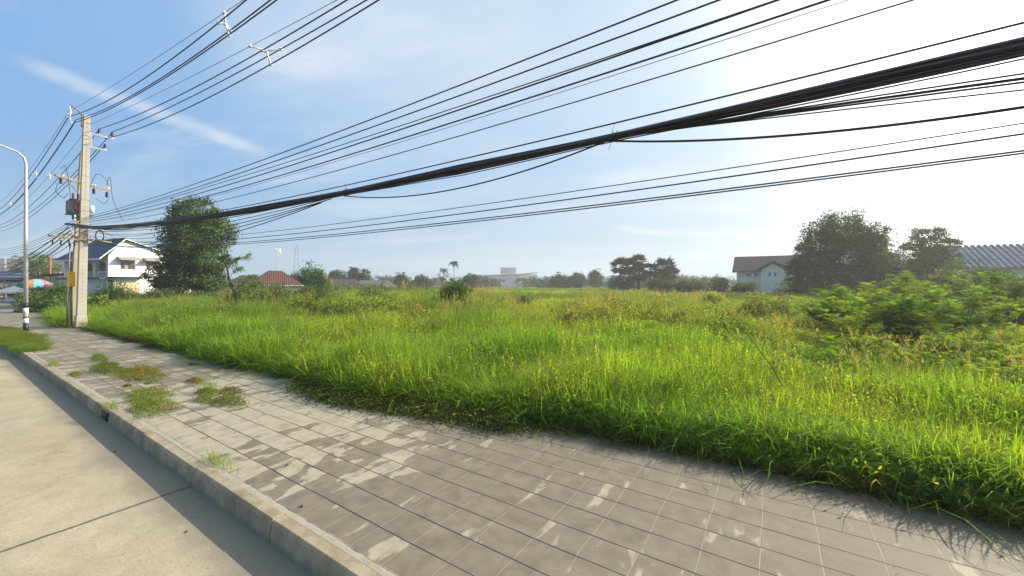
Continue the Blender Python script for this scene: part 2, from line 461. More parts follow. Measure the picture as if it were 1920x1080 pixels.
# pale lime bloom that has dried in streaks across the tiles
off = t.v('SCALE', rcol, None); t.n[-1].inputs['Scale'].default_value = .42
sv = t.v('ADD', t.comb(t.m('MULTIPLY', x, 2.6), t.m('MULTIPLY', y, .95), 0), off)
bl = t.noise(sv, 1.5, 6, .52, .35)
bl = t.m('ADD', bl, t.m('MULTIPLY', t.m('SUBTRACT', rnd, .5), .17))
zone = t.m('ADD', t.ramp(x, -6.8, -2.9, .22, 0.015), t.ramp(x, -10.6, -11.6, 0.0, -.16))
zone = t.m('ADD', zone, t.ramp(y, 4.2, 5.3, 0.0, -.05))
bm_ = t.ramp(t.m('ADD', bl, zone), .630, t.ramp(x, -5.5, -3.0, .650, .70))
c = t.mix(t.m('MULTIPLY', bm_, t.ramp(n_m, .2, .6, .45, 1.0)), tile, t.mix(n_m, (.265, .24, .170, 1), (.385, .35, .26, 1)))
spots = t.ramp(t.noise(pos, 14, 2, .5), .70, .74, 0, .6)
c = t.mix(spots, c, (.11, .10, .085, 1))
# joints: dark along the pavement, sandy across it
wj = t.ramp(t.noise(pos, 1.7, 3), .3, .7, .0035, .0075)
j1 = t.ramp(dy, wj, t.m('ADD', wj, .0035), 1.0, 0.0)
j2 = t.ramp(dx, .0024, .0060, .85, 0.0)
c = t.mix(j2, c, t.mix(bm_, (.26, .23, .165, 1), (.15, .13, .10, 1)))
c = t.mix(t.m('MULTIPLY', j1, .95), c, (.035, .033, .028, 1))
# mortar strip next to the kerb
mort = t.ramp(t.m('ADD', y, t.m('MULTIPLY', t.m('SUBTRACT', t.noise(pos, 6, 5, .7), .5), .10)), 2.09, 2.115, 1, 0)
c = t.mix(mort, c, t.mix(t.noise(pos, 9, 6, .7), (.19, .165, .125, 1), (.42, .385, .31, 1)))
# soil washed from the verge
soil = t.ramp(t.m('ADD', t.m('ADD', y, t.ramp(x, -70, -36, -2.2, 0.0)), t.m('MULTIPLY', t.m('SUBTRACT', t.noise(pos, 1.6, 6, .7), .5), 1.3)), 5.15, 5.6, 0, .8)
c = t.mix(soil, c, t.mix(t.noise(pos, 30, 4, .7), (.055, .045, .035, 1), (.13, .11, .085, 1)))
h = t.m('SUBTRACT', t.m('ADD', t.m('MULTIPLY', n_f, .10), t.m('MULTIPLY', rnd, .15)), t.m('MAXIMUM', j1, t.m('MULTIPLY', j2, .5)))
M['paving'] = finish(m, t, principled(t, c, t.ramp(n_m, .3, .7, .62, .85), 0, bumpn(t, h, .55, .006), .35))

# kerb ---------------------------------------------------------------
m, t = mat_new('kerb_concrete')
pos = t.new('ShaderNodeTexCoord').outputs['Object']
x, y, z = t.xyz(pos)
a = t.noise(pos, 3.0, 6, .65); b = t.noise(pos, 60, 4, .7)
st = t.noise(t.comb(t.m('MULTIPLY', x, 5), t.m('MULTIPLY', y, 5), t.m('MULTIPLY', z, .6)), 2.0, 5, .65)
c = t.mix(t.ramp(a, .3, .7), (.23, .180, .112, 1), (.39, .335, .235, 1))
c = t.mix(t.ramp(b, .4, .75, 0, .4), c, (.16, .13, .09, 1))
c = t.mix(t.ramp(st, .48, .8, 0, .4), c, (.17, .15, .12, 1))
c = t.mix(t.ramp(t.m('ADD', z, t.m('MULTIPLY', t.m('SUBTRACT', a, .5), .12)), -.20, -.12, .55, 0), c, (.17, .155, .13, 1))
M['kerb'] = finish(m, t, principled(t, c, .88, 0, bumpn(t, t.m('ADD', b, a), .5, .01), .3))

# soil ---------------------------------------------------------------
m, t = mat_new('field_soil')
pos = t.new('ShaderNodeTexCoord').outputs['Object']
c = t.mix(t.ramp(t.noise(pos, .3, 6, .65), .35, .65), (.045, .06, .018, 1), (.075, .085, .03, 1))
c = t.mix(t.ramp(t.noise(pos, 8, 4, .7), .4, .7, 0, .6), c, (.05, .038, .025, 1))
M['soil'] = finish(m, t, principled(t, c, .95, 0, bumpn(t, t.noise(pos, 6, 5, .7), .6, .05), .2))

# ------------------------------------------------------------------ ground
GZ = -.30
g = MB()
R_ = 4200
g.add([(-R_, -R_, GZ), (R_, -R_, GZ), (R_, R_, GZ), (-R_, R_, GZ)], [(0, 1, 2, 3)])
tag(g.build('ground', M['soil']), kind='structure')
r = MB(); r.add([(-140, -9, -.21), (40, -9, -.21), (40, 1.90, -.21), (-140, 1.90, -.21)], [(0, 1, 2, 3)])
r.add([(-140, -9, -.29), (40, -9, -.29), (40, -9, -.21), (-140, -9, -.21)], [(0, 1, 2, 3)])
tag(r.build('road', M['road']), kind='structure')
p = MB(); p.box(-140, 40, 2.035, 5.80, -.28, 0.0); p.box(-140, -38, 5.803, 8.4, -.28, -.002)
tag(p.build('pavement', M['paving']), kind='structure')
kb = MB()
kx = -140.0
random.seed(3)
edges = [-140, -60]+[-60+2.0*i for i in range(1, 25)]+[-10.62]
edges = [e for e in edges if e <= -10.62]
def kerb_piece(a, b):
    j = random.uniform(-.008, .008); k = random.uniform(-.006, .004)
    a += .007; b -= .007
    prof = [(1.876, -.27), (1.876, -.205), (1.895+j, -.03+k), (1.912+j, .004+k), (2.030, .008+k), (2.030, -.27)]
    kb.prism([(a, yy, zz_) for yy, zz_ in prof], (b-a, 0, 0))
for a, b in zip(edges[:-1], edges[1:]): kerb_piece(a, b)
ex = -10.08
for q in [(-10.08, -8.1), (-8.1, -6.1), (-6.1, -4.1)]+[(-4.1+2.0*i, -2.1+2.0*i) for i in range(20)]: kerb_piece(*q)
# lintel over the drain opening
kb.prism([(-10.62, yy, zz_) for yy, zz_ in [(1.895, -.035), (1.912, .004), (2.030, .008), (2.030, -.035)]], (.54, 0, 0))
tag(kb.build('kerb', M['kerb'], bevel=.006), kind='structure')
dr = MB(); dr.box(-10.62, -10.08, 2.000, 2.028, -.27, -.037)  # near-black back panel: the shade inside the opening is put into its colour
tag(dr.build('drain_inlet', M['dark']), 'dark rectangular drain inlet cut through the concrete kerb below the weeds', 'drain')

# ------------------------------------------------------------------ field vegetation (stuff)
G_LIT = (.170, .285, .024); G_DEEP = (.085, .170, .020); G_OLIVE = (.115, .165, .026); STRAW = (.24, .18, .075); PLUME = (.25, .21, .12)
RUST = (.16, .075, .03)


def forb(L, g, base, h, col, nl=46, ls=(.035, .08), lean=.25, branches=5, stemw=.010, top=0.0):
    """branching leafy weed; stems are thin blades"""
    a0 = g.uniform(0, 2*pi); tip = np.array([cos(a0)*lean*h, sin(a0)*lean*h, h])
    for b in range(branches):
        t0 = 0 if b == 0 else g.uniform(.12, .6)
        s = np.array(base)+tip*t0*np.array([t0, t0, 1])
        aa = g.uniform(0, 2*pi); ln = h*(1-t0)*g.uniform(.6, 1.0)
        sp = .12 if b == 0 else g.uniform(.35, .8)
        e = s+np.array([cos(aa)*sp*ln, sin(aa)*sp*ln, ln])
        q = g.uniform(.1, 1, nl//branches+2); k = len(q)
        P = s+(e-s)*q[:, None]; P[:, :2] += (e-s)[:2]*(q**2-q)[:, None]*.5
        d = rdir(g, k, .25); P = P+d*g.uniform(.01, .07, k)[:, None]
        L.leaves(g, P, d, unit(np.cross(d, rdir(g, k))), g.uniform(ls[0], ls[1], k), g.uniform(ls[0], ls[1], k)*.42, col)
        side = np.array([-sin(aa), cos(aa), 0])*stemw/2
        mid = (s+e)/2-np.array([*(e-s)[:2]*.12, 0])
        V = np.array([s-side, s+side, mid+side*.8, mid-side*.8, e+side*.3, e-side*.3])
        L.add(V, np.array([[0, 1, 2, 3], [3, 2, 4, 5]]), None, np.repeat(np.array([[.10, .10, .045]]), 6, 0))


def lush_patch(seed, n1=105, n2=50, area=.50, h=(.40, 1.04), wd=(.008, .022)):
    g = np.random.default_rng(seed); L = Leaves()
    L.blades(g, n1//2, (area, area), h, wd, (.10, .6), G_LIT)
    L.blades(g, n1-n1//2, (area, area), (h[0], h[1]*.92), wd, (.3, 1.3), (.155, .235, .035))
    for i in range(3): forb(L, g, (g.uniform(-area, area), g.uniform(-area, area), 0), g.uniform(.55, .95), np.array((.12, .20, .03))*g.uniform(.7, 1.3), 34, (.03*wd[1]/.022, .075*wd[1]/.022), .3, stemw=.008)
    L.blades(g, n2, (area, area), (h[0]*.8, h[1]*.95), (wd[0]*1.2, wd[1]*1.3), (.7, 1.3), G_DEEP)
    L.blades(g, 14, (area, area), (h[0], h[1]*1.15), (wd[0]*.5, wd[1]*.5), (.1, .5), (.14, .17, .05))
    L.blades(g, 34, (area, area), (.25, .7), (wd[0]*.6, wd[1]*.7), (.5, 1.6), STRAW)
    return L.mesh('lush_grass_tuft')


def edge_patch(seed):
    g = np.random.default_rng(seed); L = Leaves()
    L.blades(g, 50, (.35, .22), (.30, .80), (.009, .020), (.3, 1.3), (.105, .19, .024), spread=(-pi/2, 1.3))
    L.blades(g, 40, (.4, .25), (.2, .55), (.010, .018), (.3, 1.2), G_DEEP)
    L.blades(g, 70, (.4, .30), (.12, .45), (.004, .010), (.6, 2.0), (.13, .08, .040), spread=(-pi/2, 1.5))
    for i in range(5): forb(L, g, (g.uniform(-.35, .35), g.uniform(-.2, .2), 0), g.uniform(.25, .55), np.array((.07, .12, .02))*g.uniform(.7, 1.3), 26, (.02, .045), .5)
    return L.mesh('edge_grass_tuft')


def litter_patch(seed):
    g = np.random.default_rng(seed); L = Leaves()
    n = 420
    c = np.stack([g.normal(0, .22, n), g.normal(0, .16, n), g.uniform(.01, .14, n)*g.uniform(0, 1, n)], 1)
    d = rdir(g, n); d[:, 2] *= .4; d = unit(d)
    L.leaves(g, c[:n//2], d[:n//2], unit(np.cross(d, rdir(g, n)))[:n//2], g.uniform(.02, .05, n//2), g.uniform(.012, .03, n//2), (.035, .075, .015), .45)
    k = n-n//2
    L.leaves(g, c[n//2:], d[n//2:], unit(np.cross(d, rdir(g, n)))[n//2:], g.uniform(.04, .16, k), g.uniform(.003, .008, k), (.050, .042, .020), .5)
    return L.mesh('litter_clump')


def weed_patch_mesh(seed, col=G_OLIVE, n=13, h=(.7, 1.25), ls=(.035, .08), plumes=0, area=.55, name='weed_tuft', grass=60, stemw=.010, nl=46):
    g = np.random.default_rng(seed); L = Leaves()
    for i in range(n):
        forb(L, g, (g.uniform(-area, area), g.uniform(-area, area), 0), g.uniform(*h), np.array(col)*g.uniform(.75, 1.3), nl, ls, stemw=stemw)
    L.blades(g, grass, (area, area), (h[0]*.8, h[1]*1.05), (.010*stemw/.01, .018*stemw/.01), (.1, .6), (.115, .19, .026))
    L.blades(g, grass//2, (area, area), (h[0]*.5, h[1]*.8), (.006*stemw/.01, .010*stemw/.01), (.4, 1.2), (.15, .16, .04))
    for i in range(plumes):
        bx, by, hh = g.uniform(-area, area), g.uniform(-area, area), g.uniform(h[1]*.95, h[1]*1.3)
        k = 22; q = g.uniform(0, 1, k); dx = g.normal(0, .12)
        P = np.stack([bx+dx*q*q*2, by+g.normal(0, .012, k), hh-.34*q], 1)
        d = unit(np.stack([g.normal(0, .35, k), g.normal(0, .35, k), np.ones(k)], 1))
        L.leaves(g, P, d, unit(np.cross(d, rdir(g, k))), g.uniform(.05, .09, k), g.uniform(.006, .013, k)*stemw/.01, PLUME)
        V = np.array([[bx-.002, by, 0], [bx+.002, by, 0], [bx+.002+dx, by, hh], [bx-.002+dx, by, hh]])
        L.add(V, np.array([[0, 1, 2, 3]]), None, np.repeat(np.array([[.22, .19, .09]]), 4, 0))
    return L.mesh(name)


def scatter(name, meshes, pts, label, cat, mat=None):
    """pts: rows x, y, z, tiltx, tilty, rotz, sx, sy, sz, index"""
    src = bpy.data.collections.new(name+'_tufts')
    for i, me in enumerate(meshes):
        if not me.materials: me.materials.append(mat or M['grass'])
        o = bpy.data.objects.new('%s_tuft_%02d' % (name, i), me); src.objects.link(o)
    pts = np.asarray(pts, np.float32)
    me = bpy.data.meshes.new(name); me.vertices.add(len(pts)); me.vertices.foreach_set('co', pts[:, :3].ravel())
    for an, sl in (('turn', slice(3, 6)), ('size', slice(6, 9))):
        a = me.attributes.new(an, 'FLOAT_VECTOR', 'POINT'); a.data.foreach_set('vector', np.ascontiguousarray(pts[:, sl]).ravel())
    a = me.attributes.new('pick', 'INT', 'POINT'); a.data.foreach_set('value', pts[:, 9].astype(np.int32))
    o = link(name, me)
    ng = bpy.data.node_groups.new(name+'_scatter', 'GeometryNodeTree')
    ng.interface.new_socket('Geometry', in_out='INPUT', socket_type='NodeSocketGeometry')
    ng.interface.new_socket('Geometry', in_out='OUTPUT', socket_type='NodeSocketGeometry')
    N, Lk = ng.nodes, ng.links
    gi, go = N.new('NodeGroupInput'), N.new('NodeGroupOutput')
    ip = N.new('GeometryNodeInstanceOnPoints'); ci = N.new('GeometryNodeCollectionInfo')
    ci.inputs['Collection'].default_value = src; ci.inputs['Separate Children'].default_value = True; ci.inputs['Reset Children'].default_value = True
    Lk.new(gi.outputs[0], ip.inputs['Points']); Lk.new(ci.outputs[0], ip.inputs['Instance']); ip.inputs['Pick Instance'].default_value = True
    def na(nm, ty):
        n = N.new('GeometryNodeInputNamedAttribute'); n.data_type = ty; n.inputs['Name'].default_value = nm
        return [s for s in n.outputs if s.enabled and s.name == 'Attribute'][0]
    Lk.new(na('pick', 'INT'), ip.inputs['Instance Index'])
    er = N.new('FunctionNodeEulerToRotation'); Lk.new(na('turn', 'FLOAT_VECTOR'), er.inputs[0]); Lk.new(er.outputs[0], ip.inputs['Rotation'])
    Lk.new(na('size', 'FLOAT_VECTOR'), ip.inputs['Scale'])
    Lk.new(ip.outputs[0], go.inputs[0])
    md = o.modifiers.new('scatter', 'NODES'); md.node_group = ng
    return tag(o, label, cat, kind='stuff')


def vn(x, y, f, seed=0):
    """smooth value noise, 0..1, vectorised"""
    x = np.asarray(x, float)*f+seed*17.3; y = np.asarray(y, float)*f+seed*9.1
    xi, yi = np.floor(x), np.floor(y); fx, fy = x-xi, y-yi
    fx = fx*fx*(3-2*fx); fy = fy*fy*(3-2*fy)
    def h(a, b):
        s = np.sin(a*127.1+b*311.7+seed*74.7)*43758.5453; return s-np.floor(s)
    return (h(xi, yi)*(1-fx)+h(xi+1, yi)*fx)*(1-fy)+(h(xi, yi+1)*(1-fx)+h(xi+1, yi+1)*fx)*fy


def edge_y(x):
    """where the verge growth starts, across the pavement"""
    x = np.asarray(x, float)
    base = np.interp(x, [-96, -77, -50, -40, -34.5, -32.8, -31.8, -30, -24, -14, -11, -7.4, -4.2, -2.8, 0, 6], [7.6, 7.2, 5.9, 5.1, 4.3, 4.2, 4.8, 4.95, 4.95, 5.10, 5.22, 5.08, 5.50, 5.85, 5.95, 5.85])
    return base+(vn(x, x*0, .8, 4)-.5)*.22


ca, sa = cos(YAW), sin(YAW)
def sample(rng, n, k0, k1, d0, d1, power=1.0):
    """points in the seen wedge: k = bearing tangent, d = metres ahead"""
    d = (d0**power+(d1**power-d0**power)*rng.uniform(0, 1, n))**(1/power)
    k = rng.uniform(k0, k1, n); l = k*d
    return ca*l+sa*d, -sa*l+ca*d, d, k


# where the field changes from lush grass to olive weeds
def lush_mask(X, Y, d, k):
    lim = np.interp(k, [-1.4, -.9, -.3, .2, .5, .8, 1.4], [30, 24, 17, 16, 12.5, 8.5, 6.2])
    lim = lim*(.78+.5*vn(X, Y, .22, 2))
    return d < lim

rng = np.random.default_rng(11)
# near and middle lush grass
P = []
for (n, d0, d1, k0, k1) in ((5200, 3.2, 12.5, -1.5, 1.75), (6200, 11, 32, -1.45, 1.6)):
    X, Y, d, k = sample(rng, n, k0, k1, d0, d1, 2.0)
    ok = (Y > edge_y(X)+.42) & lush_mask(X, Y, d, k) & (vn(X, Y, 1.1, 31) > .20) & (np.hypot((X+31.5)/1.2, (Y-4.9)/.7) > 1)
    X, Y, d = X[ok], Y[ok], d[ok]
    hn = .62+.72*vn(X, Y, .55, 5)+.42*(vn(X, Y, 1.6, 6)-.5)
    inn = np.clip((Y-edge_y(X)-.3)/1.5, 0, 1)
    hn = hn*(.74+.26*inn)*np.interp(X, [-9, -5, -1, 3], [1.12, 1.05, .88, .84])
    hn = hn*(1+.22*np.exp(-((X+9.6)/1.6)**2-((Y-6.4)/1.2)**2)+.22*np.exp(-((X+6.6)/1.6)**2-((Y-6.6)/1.0)**2))
    s = rng.uniform(.85, 1.15, len(X))
    wide = np.interp(d, [4, 14, 30], [1.0, 1.25, 1.9])
    P.append(np.stack([X, Y, np.full(len(X), GZ), rng.normal(.0, .07, len(X))+.06*(1-inn), rng.normal(0, .07, len(X)), rng.uniform(0, 2*pi, len(X)), s*wide, s*wide, hn*1.22, rng.integers(0, 5, len(X))], 1))
P = np.concatenate(P)
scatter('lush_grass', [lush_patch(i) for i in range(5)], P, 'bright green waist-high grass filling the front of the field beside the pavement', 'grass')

# arching edge growth
X = rng.uniform(-92, 5.0, 2100); X = np.concatenate([X, rng.uniform(-12, 5, 900)])
Y = edge_y(X)+rng.uniform(.05, .65, len(X))
ok = ((np.abs(X+31.5) > 1.0))
X, Y = X[ok], Y[ok]; n = len(X)
hh = np.interp(X, [-30, -12, -4, 4], [.95, 1.0, .85, .95])*rng.uniform(.6, 1.15, n)*(.45+.9*(Y-edge_y(X)))
P = np.stack([X, Y, np.full(n, -.02), rng.normal(.0, .1, n), rng.normal(0, .1, n), rng.normal(0, .5, n), hh+.2, hh+.2, hh*1.15, rng.integers(0, 4, n)], 1)
scatter('edge_grass', [edge_patch(20+i) for i in range(4)], P, 'tangled arching green and brown grass spilling onto the edge of the tiled pavement', 'grass')

# low dark creeping weeds and litter at the foot
X = np.concatenate([rng.uniform(-34, 4.5, 420), rng.normal(-6.0, 1.6, 330), rng.normal(-23, 5, 160)])
Y = edge_y(X)+rng.uniform(-.22, .35, len(X))
Y = np.where((np.abs(X+6.2) < 2.6), Y-np.abs(rng.normal(0, .10, len(X))), Y); n = len(X)
s = rng.uniform(.6, 1.3, n)*np.where(np.abs(X+6.2) < 2.6, 1.15, .75)
P = np.stack([X, Y, np.full(n, .003), rng.normal(0, .05, n), rng.normal(0, .05, n), rng.uniform(0, 6.28, n), s, s, s, rng.integers(0, 3, n)], 1)
scatter('creeping_weeds', [litter_patch(40+i) for i in range(3)], P, 'low dark creeping weeds and dead stalks along the foot of the tall grass', 'ground cover')

# olive weeds with seed heads behind the grass
P = []
for (n, d0, d1, sc) in ((2600, 6, 22, 1.0), (5200, 15, 62, 1.0)):
    X, Y, d, k = sample(rng, n, -1.35, 1.55, d0, d1, 1.8)
    ok = (Y > edge_y(X)+1.2) & (~lush_mask(X, Y, d, k) | (rng.uniform(0, 1, n) < .13)) & (np.hypot((X+31.5)/1.5, (Y-4.9)/1.2) > 1)
    X, Y, d, k = X[ok], Y[ok], d[ok], k[ok]; m_ = len(X)
    hn = .55+.85*vn(X, Y, .22, 8)+.45*(vn(X, Y, .8, 9)-.5)
    hn = hn*(1-.42*np.exp(-((k+.15)/.07)**2-((d-29)/7)**2))
    hn = hn*np.interp(k, [-1.2, -.7, -.25, 0, .45, .7, 1.5], [.95, 1.10, 1.45, 1.05, .95, .66, .64])
    hn *= np.interp(d, [8, 16, 30, 60], [.85, .95, 1.05, 1.0])
    wide = np.interp(d, [6, 20, 60], [1.0, 1.35, 2.3])
    typ = vn(X, Y, .13, 12)+.25*rng.uniform(-1, 1, m_)
    idx = np.where(typ < .36, rng.integers(0, 3, m_), np.where(typ < .62, rng.integers(3, 6, m_), rng.integers(6, 8, m_)))
    P.append(np.stack([X, Y, np.full(m_, GZ), rng.normal(0, .08, m_), rng.normal(0, .08, m_), rng.uniform(0, 6.28, m_), wide, wide, hn*1.12, idx], 1))
P = np.concatenate(P)
wm = [weed_patch_mesh(60+i, (.125, .180, .028), 12, (.6, 1.2), (.05, .10)) for i in range(3)]
wm += [weed_patch_mesh(70+i, G_OLIVE, 8, (.7, 1.2), (.035, .07), 2, grass=90) for i in range(3)]
wm += [lush_patch(80+i, 120, 40, .6, (.7, 1.15), (.008, .016)) for i in range(2)]
scatter('tall_weeds', wm, P, 'tangle of olive-green weeds and tan seed heads across the middle of the field', 'weeds')

# the far part of the field up to the tree line
X, Y, d, k = sample(rng, 7000, -1.15, 1.5, 50, 235, 1.25)
ok = (Y > 7); X, Y, d = X[ok], Y[ok], d[ok]; n = len(X)
sc = np.interp(d, [50, 120, 235], [1.0, 1.4, 1.9])
typ = vn(X, Y, .035, 22)+.3*rng.uniform(-1, 1, n)
idx = np.where(typ < .45, rng.integers(0, 2, n), rng.integers(2, 4, n))
hn = (1.0+.45*vn(X, Y, .07, 14))*np.interp(d, [50, 100, 235], [.95, 1.0, .98])
P = np.stack([X, Y, np.full(n, GZ), 0*X, 0*X, rng.uniform(0, 6.28, n), sc, sc, hn, idx], 1)
fm = [weed_patch_mesh(90+i, (.095, .145, .035), 26, (.8, 1.25), (.10, .20), 0, area=1.6, grass=120, stemw=.035, nl=40) for i in range(2)]
fm += [lush_patch(95+i, 260, 50, 1.6, (.75, 1.2), (.03, .055)) for i in range(2)]
scatter('far_grass', fm, P, 'distant level field of pale green grass and reeds running back to the tree line', 'grass')


# ------------------------------------------------------------------ trees and shrubs
def crown_mesh(name, blobs, n, leaf, col, seed, clump=.22, shell=.55, aspect=.5, droop=.15, var=.38, two=None):
    """blobs: (cx, cy, cz, rx, ry, rz, weight)"""
    g = np.random.default_rng(seed); L = Leaves()
    wts = np.array([b[3]*b[4]*b[5] for b in blobs])**.67; wts /= wts.sum()
    for b, wt in zip(blobs, wts):
        k = max(40, int(n*wt)); per = 26; nc = max(5, k//per)
        u = rdir(g, nc); rr = g.uniform(shell, 1.0, nc)**.8
        # lumpy outline
        lump = 1+.20*np.sin(u[:, 0]*5+seed)*np.cos(u[:, 1]*4+2*seed)+.16*np.sin(u[:, 2]*7+seed*3)+g.normal(0, .07, nc)
        C = np.array(b[:3])+u*(rr*lump)[:, None]*np.array(b[3:6])
        sz = clump*(b[3]*b[4]*b[5])**(1/3)
        off = np.clip(g.normal(0, 1, (nc, per, 3)), -1.5, 1.5)*sz*g.uniform(.6, 1.2, (nc, 1, 1))*np.array([1, 1, .62])
        Pn = (C[:, None]+off).reshape(-1, 3)
        d = rdir(g, len(Pn)); d[:, 2] -= droop; d = unit(d)
        cc = np.array(col) if two is None else None
        tint = np.repeat(np.exp(g.normal(0, var, (nc, 1)))*np.exp(g.normal(0, .07, (nc, 3))), per*4, 0)
        v, q = leaf_quads(Pn, d, unit(np.cross(d, rdir(g, len(Pn)))), g.uniform(.6, 1.2, len(Pn))*leaf, g.uniform(.7, 1.2, len(Pn))*leaf*aspect)
        colr = np.array(col)[None] if two is None else np.repeat(np.where(g.uniform(0, 1, (nc, 1)) < .5, np.array(col)[None], np.array(two)[None]), per*4, 0)
        L.add(v, q, None, colr*tint*np.repeat(np.exp(g.normal(0, .15, (len(Pn), 1))), 4, 0))
    return L.mesh(name)


def limb(mb, a, b, r0, r1, rng_, wob=.06, n=6, seg=5):
    a, b = Vector(a), Vector(b); ln = (b-a).length
    pts = []
    for i in range(seg+1):
        t_ = i/seg; p_ = a.lerp(b, t_)
        if 0 < i < seg: p_ += Vector((rng_.uniform(-1, 1), rng_.uniform(-1, 1), rng_.uniform(-.4, .4)))*wob*ln
        p_.z += .10*ln*math.sin(pi*t_)
        pts.append(p_)
    mb.tube(pts, [r0+(r1-r0)*i/seg for i in range(seg+1)], n)


def tree(name, x, y, blobs, n, leaf, col, seed, label, cat='tree', group=None, trunk_r=.25, fork=.3, mat='leaf', bark='bark', z0=GZ, rz=0.0, **kw):
    root = empty(name, (x, y, z0), rz, label, cat, group)
    link('crown', crown_mesh('crown', blobs, n, leaf, col, seed, **kw), M[mat], root)
    rr = random.Random(seed); mb = MB()
    cx = sum(b[0] for b in blobs)/len(blobs); cy = sum(b[1] for b in blobs)/len(blobs)
    top = max(b[2] for b in blobs); low = min(b[2]-b[5] for b in blobs)
    fk = Vector((cx*.15, cy*.15, max(.3, top*fork)))
    mb.tube([(0, 0, -.1), (rr.uniform(-.1, .1)*trunk_r, 0, fk.z*.25), (fk.x*.5, fk.y*.5, fk.z*.6), fk], [trunk_r*1.35, trunk_r*1.05, trunk_r*.92, trunk_r*.82], 10)
    for b in blobs:
        e = Vector(b[:3]); limb(mb, fk, e, trunk_r*.45, trunk_r*.10, rr)
        for j in range(3):
            u = Vector((rr.uniform(-1, 1)*b[3], rr.uniform(-1, 1)*b[4], rr.uniform(-.3, .9)*b[5]))*.8
            limb(mb, fk.lerp(e, .7), e+u, trunk_r*.16, trunk_r*.04, rr, seg=4, n=5)
    mb.build('trunk', M[bark], root)
    return root


# big dark tree left of the middle, its skirt of leaves nearly on the grass
bl = [(0, 0, 11.0, 2.9, 2.7, 2.2, 1), (-1.9, -.3, 9.3, 2.6, 2.6, 2.3, 1), (2.0, .4, 9.0, 2.6, 2.6, 2.2, 1), (0.2, -1.2, 7.4, 3.8, 3.2, 2.6, 1),
      (-2.4, .3, 5.6, 2.9, 2.7, 2.3, 1), (2.0, -.6, 5.6, 2.5, 2.6, 2.3, 1), (-3.6, -.6, 3.5, 2.7, 2.4, 1.9, 1), (-.6, -1.4, 3.5, 3.0, 2.4, 2.0, 1), (1.8, .2, 3.0, 2.0, 2.2, 1.6, 1), (-5.0, .2, 2.6, 1.6, 1.6, 1.0, 1)]
X, Y = spot(-38.2, 48)
big1 = tree('broadleaf_tree', X, Y, bl, 46000, .32, (.055, .090, .020), 5, 'big dense dark green tree with leaves almost down to the grass, beside the white house', trunk_r=.36, fork=.16, mat='leaf_dense', clump=.16, shell=.55, rz=ACROSS)

# big backlit tree at the right
bl = [(-.5, 0, 8.8, 3.8, 3.4, 2.7, 1), (-3.6, .2, 7.4, 3.0, 2.8, 2.6, 1), (2.9, -.2, 7.6, 3.2, 2.8, 2.5, 1), (.2, -1.6, 5.4, 5.0, 3.2, 3.2, 1), (-5.0, -.4, 4.6, 2.8, 2.6, 2.4, 1),
      (5.0, .2, 5.0, 2.8, 2.6, 2.4, 1), (-6.6, .2, 4.9, 1.7, 1.6, 1.9, 1), (-3.0, -1.4, 2.6, 4.0, 3.0, 2.4, 1), (3.5, -1.2, 2.6, 4.2, 3.0, 2.4, 1), (6.3, 0, 2.6, 2.6, 2.4, 2.0, 1), (-7.6, .3, 3.2, 1.4, 1.4, 1.5, 1)]
big1.scale = (.80, .9, 1.0)
X, Y = spot(50.5, 60)
big2 = tree('broadleaf_tree', X, Y, bl, 52000, .34, (.034, .076, .010), 9, 'largest dark rounded tree at the right, standing in front of the brown-roofed pale blue house', trunk_r=.45, fork=.2, mat='leaf_dense', clump=.155, shell=.55, rz=ACROSS)
# airy tree next to it
bl = [(0, 0, 8.3, 2.2, 2.0, 1.0, 1), (-2.0, .2, 7.0, 1.6, 1.5, .7, 1), (2.3, 0, 7.2, 1.9, 1.7, .7, 1), (.5, -.3, 6.1, 2.6, 2.2, .9, 1), (-1.3, 0, 4.4, 2.4, 2.2, 1.3, 1), (1.4, -.3, 4.2, 2.7, 2.4, 1.5, 1), (-.2, -.6, 2.4, 4.0, 2.6, 1.9, 1), (3.4, 0, 5.6, 1.1, 1, .6, 1)]
big2.scale = (.98, 1, 1.16)
X, Y = spot(65.4, 62)
big3 = tree('broadleaf_tree', X, Y, bl, 17000, .30, (.038, .082, .012), 14, 'airy open-crowned tree with sky between its limbs, right of the largest dark tree', trunk_r=.3, fork=.35, clump=.18, shell=.5, bark='dark_bark', rz=ACROSS)


big3.scale = (1.12, 1, 1.25)


def round_bush(name, side, ahead, wdt, hgt, n, leaf, col, seed, label, cat='bush', group=None, depth=None, mat='leaf', **kw):
    g = random.Random(seed); X, Y = spot(side, ahead); dd = depth or wdt*.8
    bl = [(0, 0, hgt*.55, wdt*.36, dd*.36, hgt*.45, 1)]
    for i in range(5):
        a = g.uniform(0, 6.28); q = g.uniform(.45, .75)
        bl.append((cos(a)*wdt*.5*q*.75, sin(a)*dd*.5*q*.75, hgt*g.uniform(.28, .62), wdt*g.uniform(.17, .25), dd*.22, hgt*g.uniform(.25, .38), 1))
    return tree(name, X, Y, bl, n, leaf, col, seed, label, cat, group, trunk_r=max(.05, hgt*.02), fork=.12, mat=mat, rz=ACROSS, **kw)


